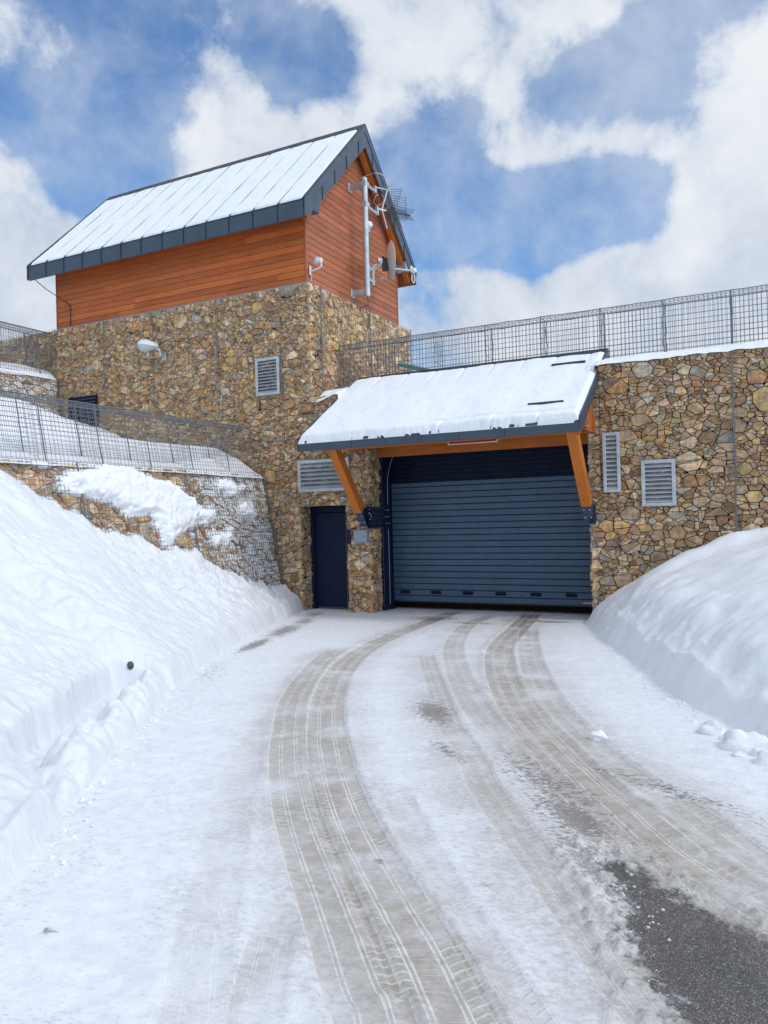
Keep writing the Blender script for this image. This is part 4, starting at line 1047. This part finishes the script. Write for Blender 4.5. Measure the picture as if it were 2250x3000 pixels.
# loose snow clods at the foot of the banks
t = MB()
for i in range(260):
    j = q.randint(3, 9); a, b = ER[j], ER[j + 1]; p = a + (b - a) * q.rand() + np.array([-.05 - abs(q.randn()) * .12, 0]) ; blob(t, (p[0], p[1], gz0(p[1])), .005 + .018 * q.rand() ** 4, .8, q)
for i in range(240):
    j = q.randint(2, 11); a, b = EL[j], EL[j + 1]; p = a + (b - a) * q.rand() + np.array([.02 + abs(q.randn()) * .09, 0]); blob(t, (p[0], p[1], gz0(p[1])), .004 + .016 * q.rand() ** 4, .8, q)
tag(t.build('snow_crumbs', M['snow'], smooth=True), 'small snow crumbs fallen along the foot of both banks', 'snow', kind='stuff')
def clod(x, y, r, label, sq=.7, seed=1, group='loose snow lumps beside the right bank'):
    rs = np.random.RandomState(seed); me = MB(); n, m = 16, 9; c = V((x, y, gz0(y))); vs = []
    for i in range(m + 1):
        th_ = math.pi * .6 * i / m
        for k in range(n):
            ph = 2 * math.pi * k / n
            f_ = 1 + .45 * float(fbm(np.array([math.sin(th_) * math.cos(ph) * 1.5 + seed * 3.1]), np.array([math.sin(th_) * math.sin(ph) * 1.5 + math.cos(th_) * 1.1]), 3)[0])
            vs.append(c + V((math.sin(th_) * math.cos(ph) * r * f_, math.sin(th_) * math.sin(ph) * r * f_ * .8, math.cos(th_) * r * sq * f_)))
    fs = [(i * n + k, i * n + n + k, i * n + n + (k + 1) % n, i * n + (k + 1) % n) for i in range(m) for k in range(n)]
    me.add(vs, fs); tag(me.build('snow_clod', M['snow'], smooth=True), label, 'snow lump', group)
clod(7.29, -7.71, .075, 'flat snow lump lying alone on the road', .6, 2)
clod(8.32, -7.62, .17, 'biggest broken snow block at the end of the right bank', .8, 3)
clod(8.08, -7.25, .11, 'middling snow block leaning on the foot of the right bank', .8, 5)
for i, (x, y, r) in enumerate(((8.20, -7.42, .06), (8.42, -7.78, .07), (8.46, -7.40, .08), (8.28, -7.86, .045), (8.05, -7.05, .05), (8.60, -8.12, .08))):
    clod(x, y, r, 'small snow chunk in the rubble at the end of the right bank', .85, 30 + i)
clod(8.52, -7.95, .13, 'snow block at the right edge of the photo', .8, 7)
# dark stones in the hollow
def bank_z(x, y): return float(BANK[2].ravel()[np.argmin((BANK[0] - x) ** 2 + (BANK[1] - y) ** 2)])
for (x, y, r, lb) in ((2.50, -7.78, .035, 'upper dark stone showing in the hollow of the left snow bank'), (2.66, -7.97, .055, 'bigger dark stone below in the hollow of the left snow bank')):
    rs = np.random.RandomState(int(r * 1000)); rk = MB(); c = V((x, y, bank_z(x, y))); n = 8
    vs = [c + V((r * 1.2 * math.cos(2 * math.pi * k / n) * (1 - .45 * abs(h)) * (.8 + .4 * rs.rand()), r * math.sin(2 * math.pi * k / n) * (1 - .45 * abs(h)), r * h * 1.1)) for h in (-1, -.3, .4, 1) for k in range(n)]
    fs = [(i * n + k, i * n + (k + 1) % n, i * n + n + (k + 1) % n, i * n + n + k) for i in range(3) for k in range(n)] + [tuple(range(3 * n, 4 * n))]
    rk.add(vs, fs); tag(rk.build('rock', M['rock']), lb, 'rock', 'dark stones in the hollow')

# green pipe behind the mesh fence
t = MB(); t.tube([(1.2, 1.75, 5.34), (1.54, 1.75, 5.24), (2.3, 1.75, 5.0), (2.6, 1.75, 4.75)], .05, 10); tag(t.build('green_handrail', M['green']), 'green rail behind the mesh cage beside the stone corner', 'handrail')

# ================================================================== camera
cam = bpy.data.cameras.new('camera'); co_ = bpy.data.objects.new('camera', cam); C.objects.link(co_)
cam.sensor_fit = 'HORIZONTAL'; cam.sensor_width = 36; cam.lens = 36 * 1655 / 1659; cam.clip_end = 2000; cam.clip_start = .05
co_.location = (8.518, -13.749, 1.95)
pt, ro, yw = R(.323), R(-1.525), R(-26.667)
fw = V((math.sin(yw) * math.cos(pt), math.cos(yw) * math.cos(pt), math.sin(pt)))
r0 = V((math.cos(yw), -math.sin(yw), 0)); u0 = r0.cross(fw)
rt = r0 * math.cos(ro) + u0 * math.sin(ro); up = u0 * math.cos(ro) - r0 * math.sin(ro)
co_.rotation_euler = Matrix((rt, up, -fw)).transposed().to_euler()
S.camera = co_

# ================================================================== light and sky
EL_, AZ = R(46), R(97)      # sun high on the right, azimuth clockwise from +Y
sd_ = V((math.sin(AZ) * math.cos(EL_), math.cos(AZ) * math.cos(EL_), math.sin(EL_)))
sl = bpy.data.lights.new('sun', 'SUN'); sl.energy = .9; sl.angle = R(12); sl.color = (1, .965, .91)
so = bpy.data.objects.new('sun', sl); C.objects.link(so); so.rotation_euler = (-sd_).to_track_quat('-Z', 'Y').to_euler(); so.location = (20, -5, 25)

W = bpy.data.worlds.new('World'); S.world = W; W.use_nodes = True
t = NT.__new__(NT); t.t = W.node_tree; t.n = t.t.nodes
bg = t.n['Background']
sky = t.node('ShaderNodeTexSky', sky_type='NISHITA'); sky.sun_disc = False; sky.sun_elevation = EL_; sky.sun_rotation = AZ; sky.altitude = 1800; sky.air_density = 1.2; sky.dust_density = .6; sky.ozone_density = 2.5
gc = t.node('ShaderNodeTexCoord'); dirv = gc.outputs['Generated']
n1 = t.noise(dirv, 5.0, 10, .58, .15); n2 = t.noise(dirv, 13, 8, .6, .15); n3 = t.noise(dirv, 1.7, 4, .5)
# breaks in the cloud deck (negative) and thick cloud banks (positive): direction, angular half-size in degrees, weight
BL = [(-0.6425, 0.6033, 0.4724, 8.0, -0.75),
      (-0.5828, 0.6324, 0.5104, 5.35, -0.55),
      (-0.692, 0.5775, 0.4332, 6.41, -0.5),
      (-0.4624, 0.7126, 0.5276, 4.82, -0.75),
      (-0.4382, 0.7406, 0.5094, 4.28, -0.5),
      (-0.482, 0.7218, 0.4966, 3.22, -0.4),
      (-0.6562, 0.6402, 0.3994, 4.82, -0.6),
      (-0.5847, 0.6834, 0.4372, 4.82, -0.5),
      (-0.3634, 0.8584, 0.362, 4.02, -0.8),
      (-0.3177, 0.8795, 0.3544, 4.28, -0.9),
      (-0.2708, 0.8965, 0.3508, 4.28, -1.0),
      (-0.2233, 0.9093, 0.3512, 4.28, -1.0),
      (-0.1757, 0.917, 0.358, 4.28, -0.9),
      (-0.1297, 0.9242, 0.3591, 4.28, -0.9),
      (-0.0957, 0.9338, 0.3448, 3.75, -0.8),
      (-0.2583, 0.9099, 0.3246, 3.22, -0.7),
      (-0.3306, 0.8419, 0.4265, 5.88, -0.55),
      (-0.3618, 0.7966, 0.4843, 6.41, -0.35),
      (-0.0481, 0.8713, 0.4884, 6.41, -0.6),
      (-0.1369, 0.8656, 0.4817, 4.82, -0.25),
      (-0.177, 0.8639, 0.4716, 4.82, -0.2),
      (-0.6759, 0.5331, 0.5089, 6.41, -0.25),
      (-0.5305, 0.6999, 0.4783, 8.0, 0.3),
      (-0.6819, 0.5534, 0.4783, 4.82, 0.3),
      (-0.2086, 0.8811, 0.4244, 6.41, 0.35),
      (-0.0848, 0.8998, 0.4279, 6.94, 0.35),
      (-0.0058, 0.8937, 0.4487, 5.35, 0.3),
      (-0.1744, 0.9513, 0.2543, 12.16, 0.6),
      (-0.3584, 0.8857, 0.2951, 6.94, 0.5),
      (-0.7431, 0.597, 0.3021, 12.67, 0.45),
      (-0.0404, 0.9596, 0.2786, 9.05, 0.5),
      (-0.2305, 0.9137, 0.3346, 1.88, 0.35),
      (-0.3606, 0.751, 0.5531, 6.94, 0.2),
      (-0.0004, 0.9395, 0.3425, 6.41, 0.35),
      (-0.2631, 0.8045, 0.5325, 8.52, 0.2),
      (-0.4278, 0.7726, 0.4692, 5.88, 0.2)]
cov = t.math('ADD', t.math('MULTIPLY', t.math('SUBTRACT', n1, .5), 3.9), t.math('MULTIPLY', t.math('SUBTRACT', n2, .5), 1.7))
cov = t.math('ADD', cov, .50)
for (dx, dy, dz, ang, wgt) in BL:
    vm = t.node('ShaderNodeVectorMath', operation='DOT_PRODUCT'); t.link(dirv, vm.inputs[0]); vm.inputs[1].default_value = (dx, dy, dz)
    cov = t.math('ADD', cov, t.step(vm.outputs['Value'], math.cos(R(ang)), 1., 0., wgt))
veil = t.math('MULTIPLY', t.step(t.math('ADD', n3, t.math('MULTIPLY', n2, .55)), .56, 1.0), .46)
dens = t.math('MAXIMUM', t.step(cov, -.25, .85), t.math('ADD', veil, .07))
shade = t.step(t.math('ADD', t.math('MULTIPLY', n2, .5), t.math('ADD', t.math('MULTIPLY', n3, .5), t.math('MULTIPLY', n1, .75))), .60, 1.16)
cloud = t.mix(shade, (4.3, 5.15, 6.5), (7.9, 8.2, 8.6))
# the deck is brighter round the veiled sun
vs = t.node('ShaderNodeVectorMath', operation='DOT_PRODUCT'); t.link(dirv, vs.inputs[0]); vs.inputs[1].default_value = sd_
cloud = t.mix(1., cloud, t.mix(t.step(vs.outputs['Value'], .30, 1.), (1, 1, 1), (2.3, 2.2, 2.1)), 'MULTIPLY')
blue = t.mix(1., sky.outputs[0], (.50, 1.12, 1.55), 'MULTIPLY')
t.link(t.mix(dens, blue, cloud), bg.inputs['Color']); bg.inputs['Strength'].default_value = .10

S.render.engine = 'CYCLES'
S.cycles.use_denoising = True
S.cycles.max_bounces = 6; S.cycles.diffuse_bounces = 4; S.cycles.glossy_bounces = 3
S.view_settings.view_transform = 'Standard'; S.view_settings.look = 'None'; S.view_settings.exposure = .12; S.view_settings.gamma = 1
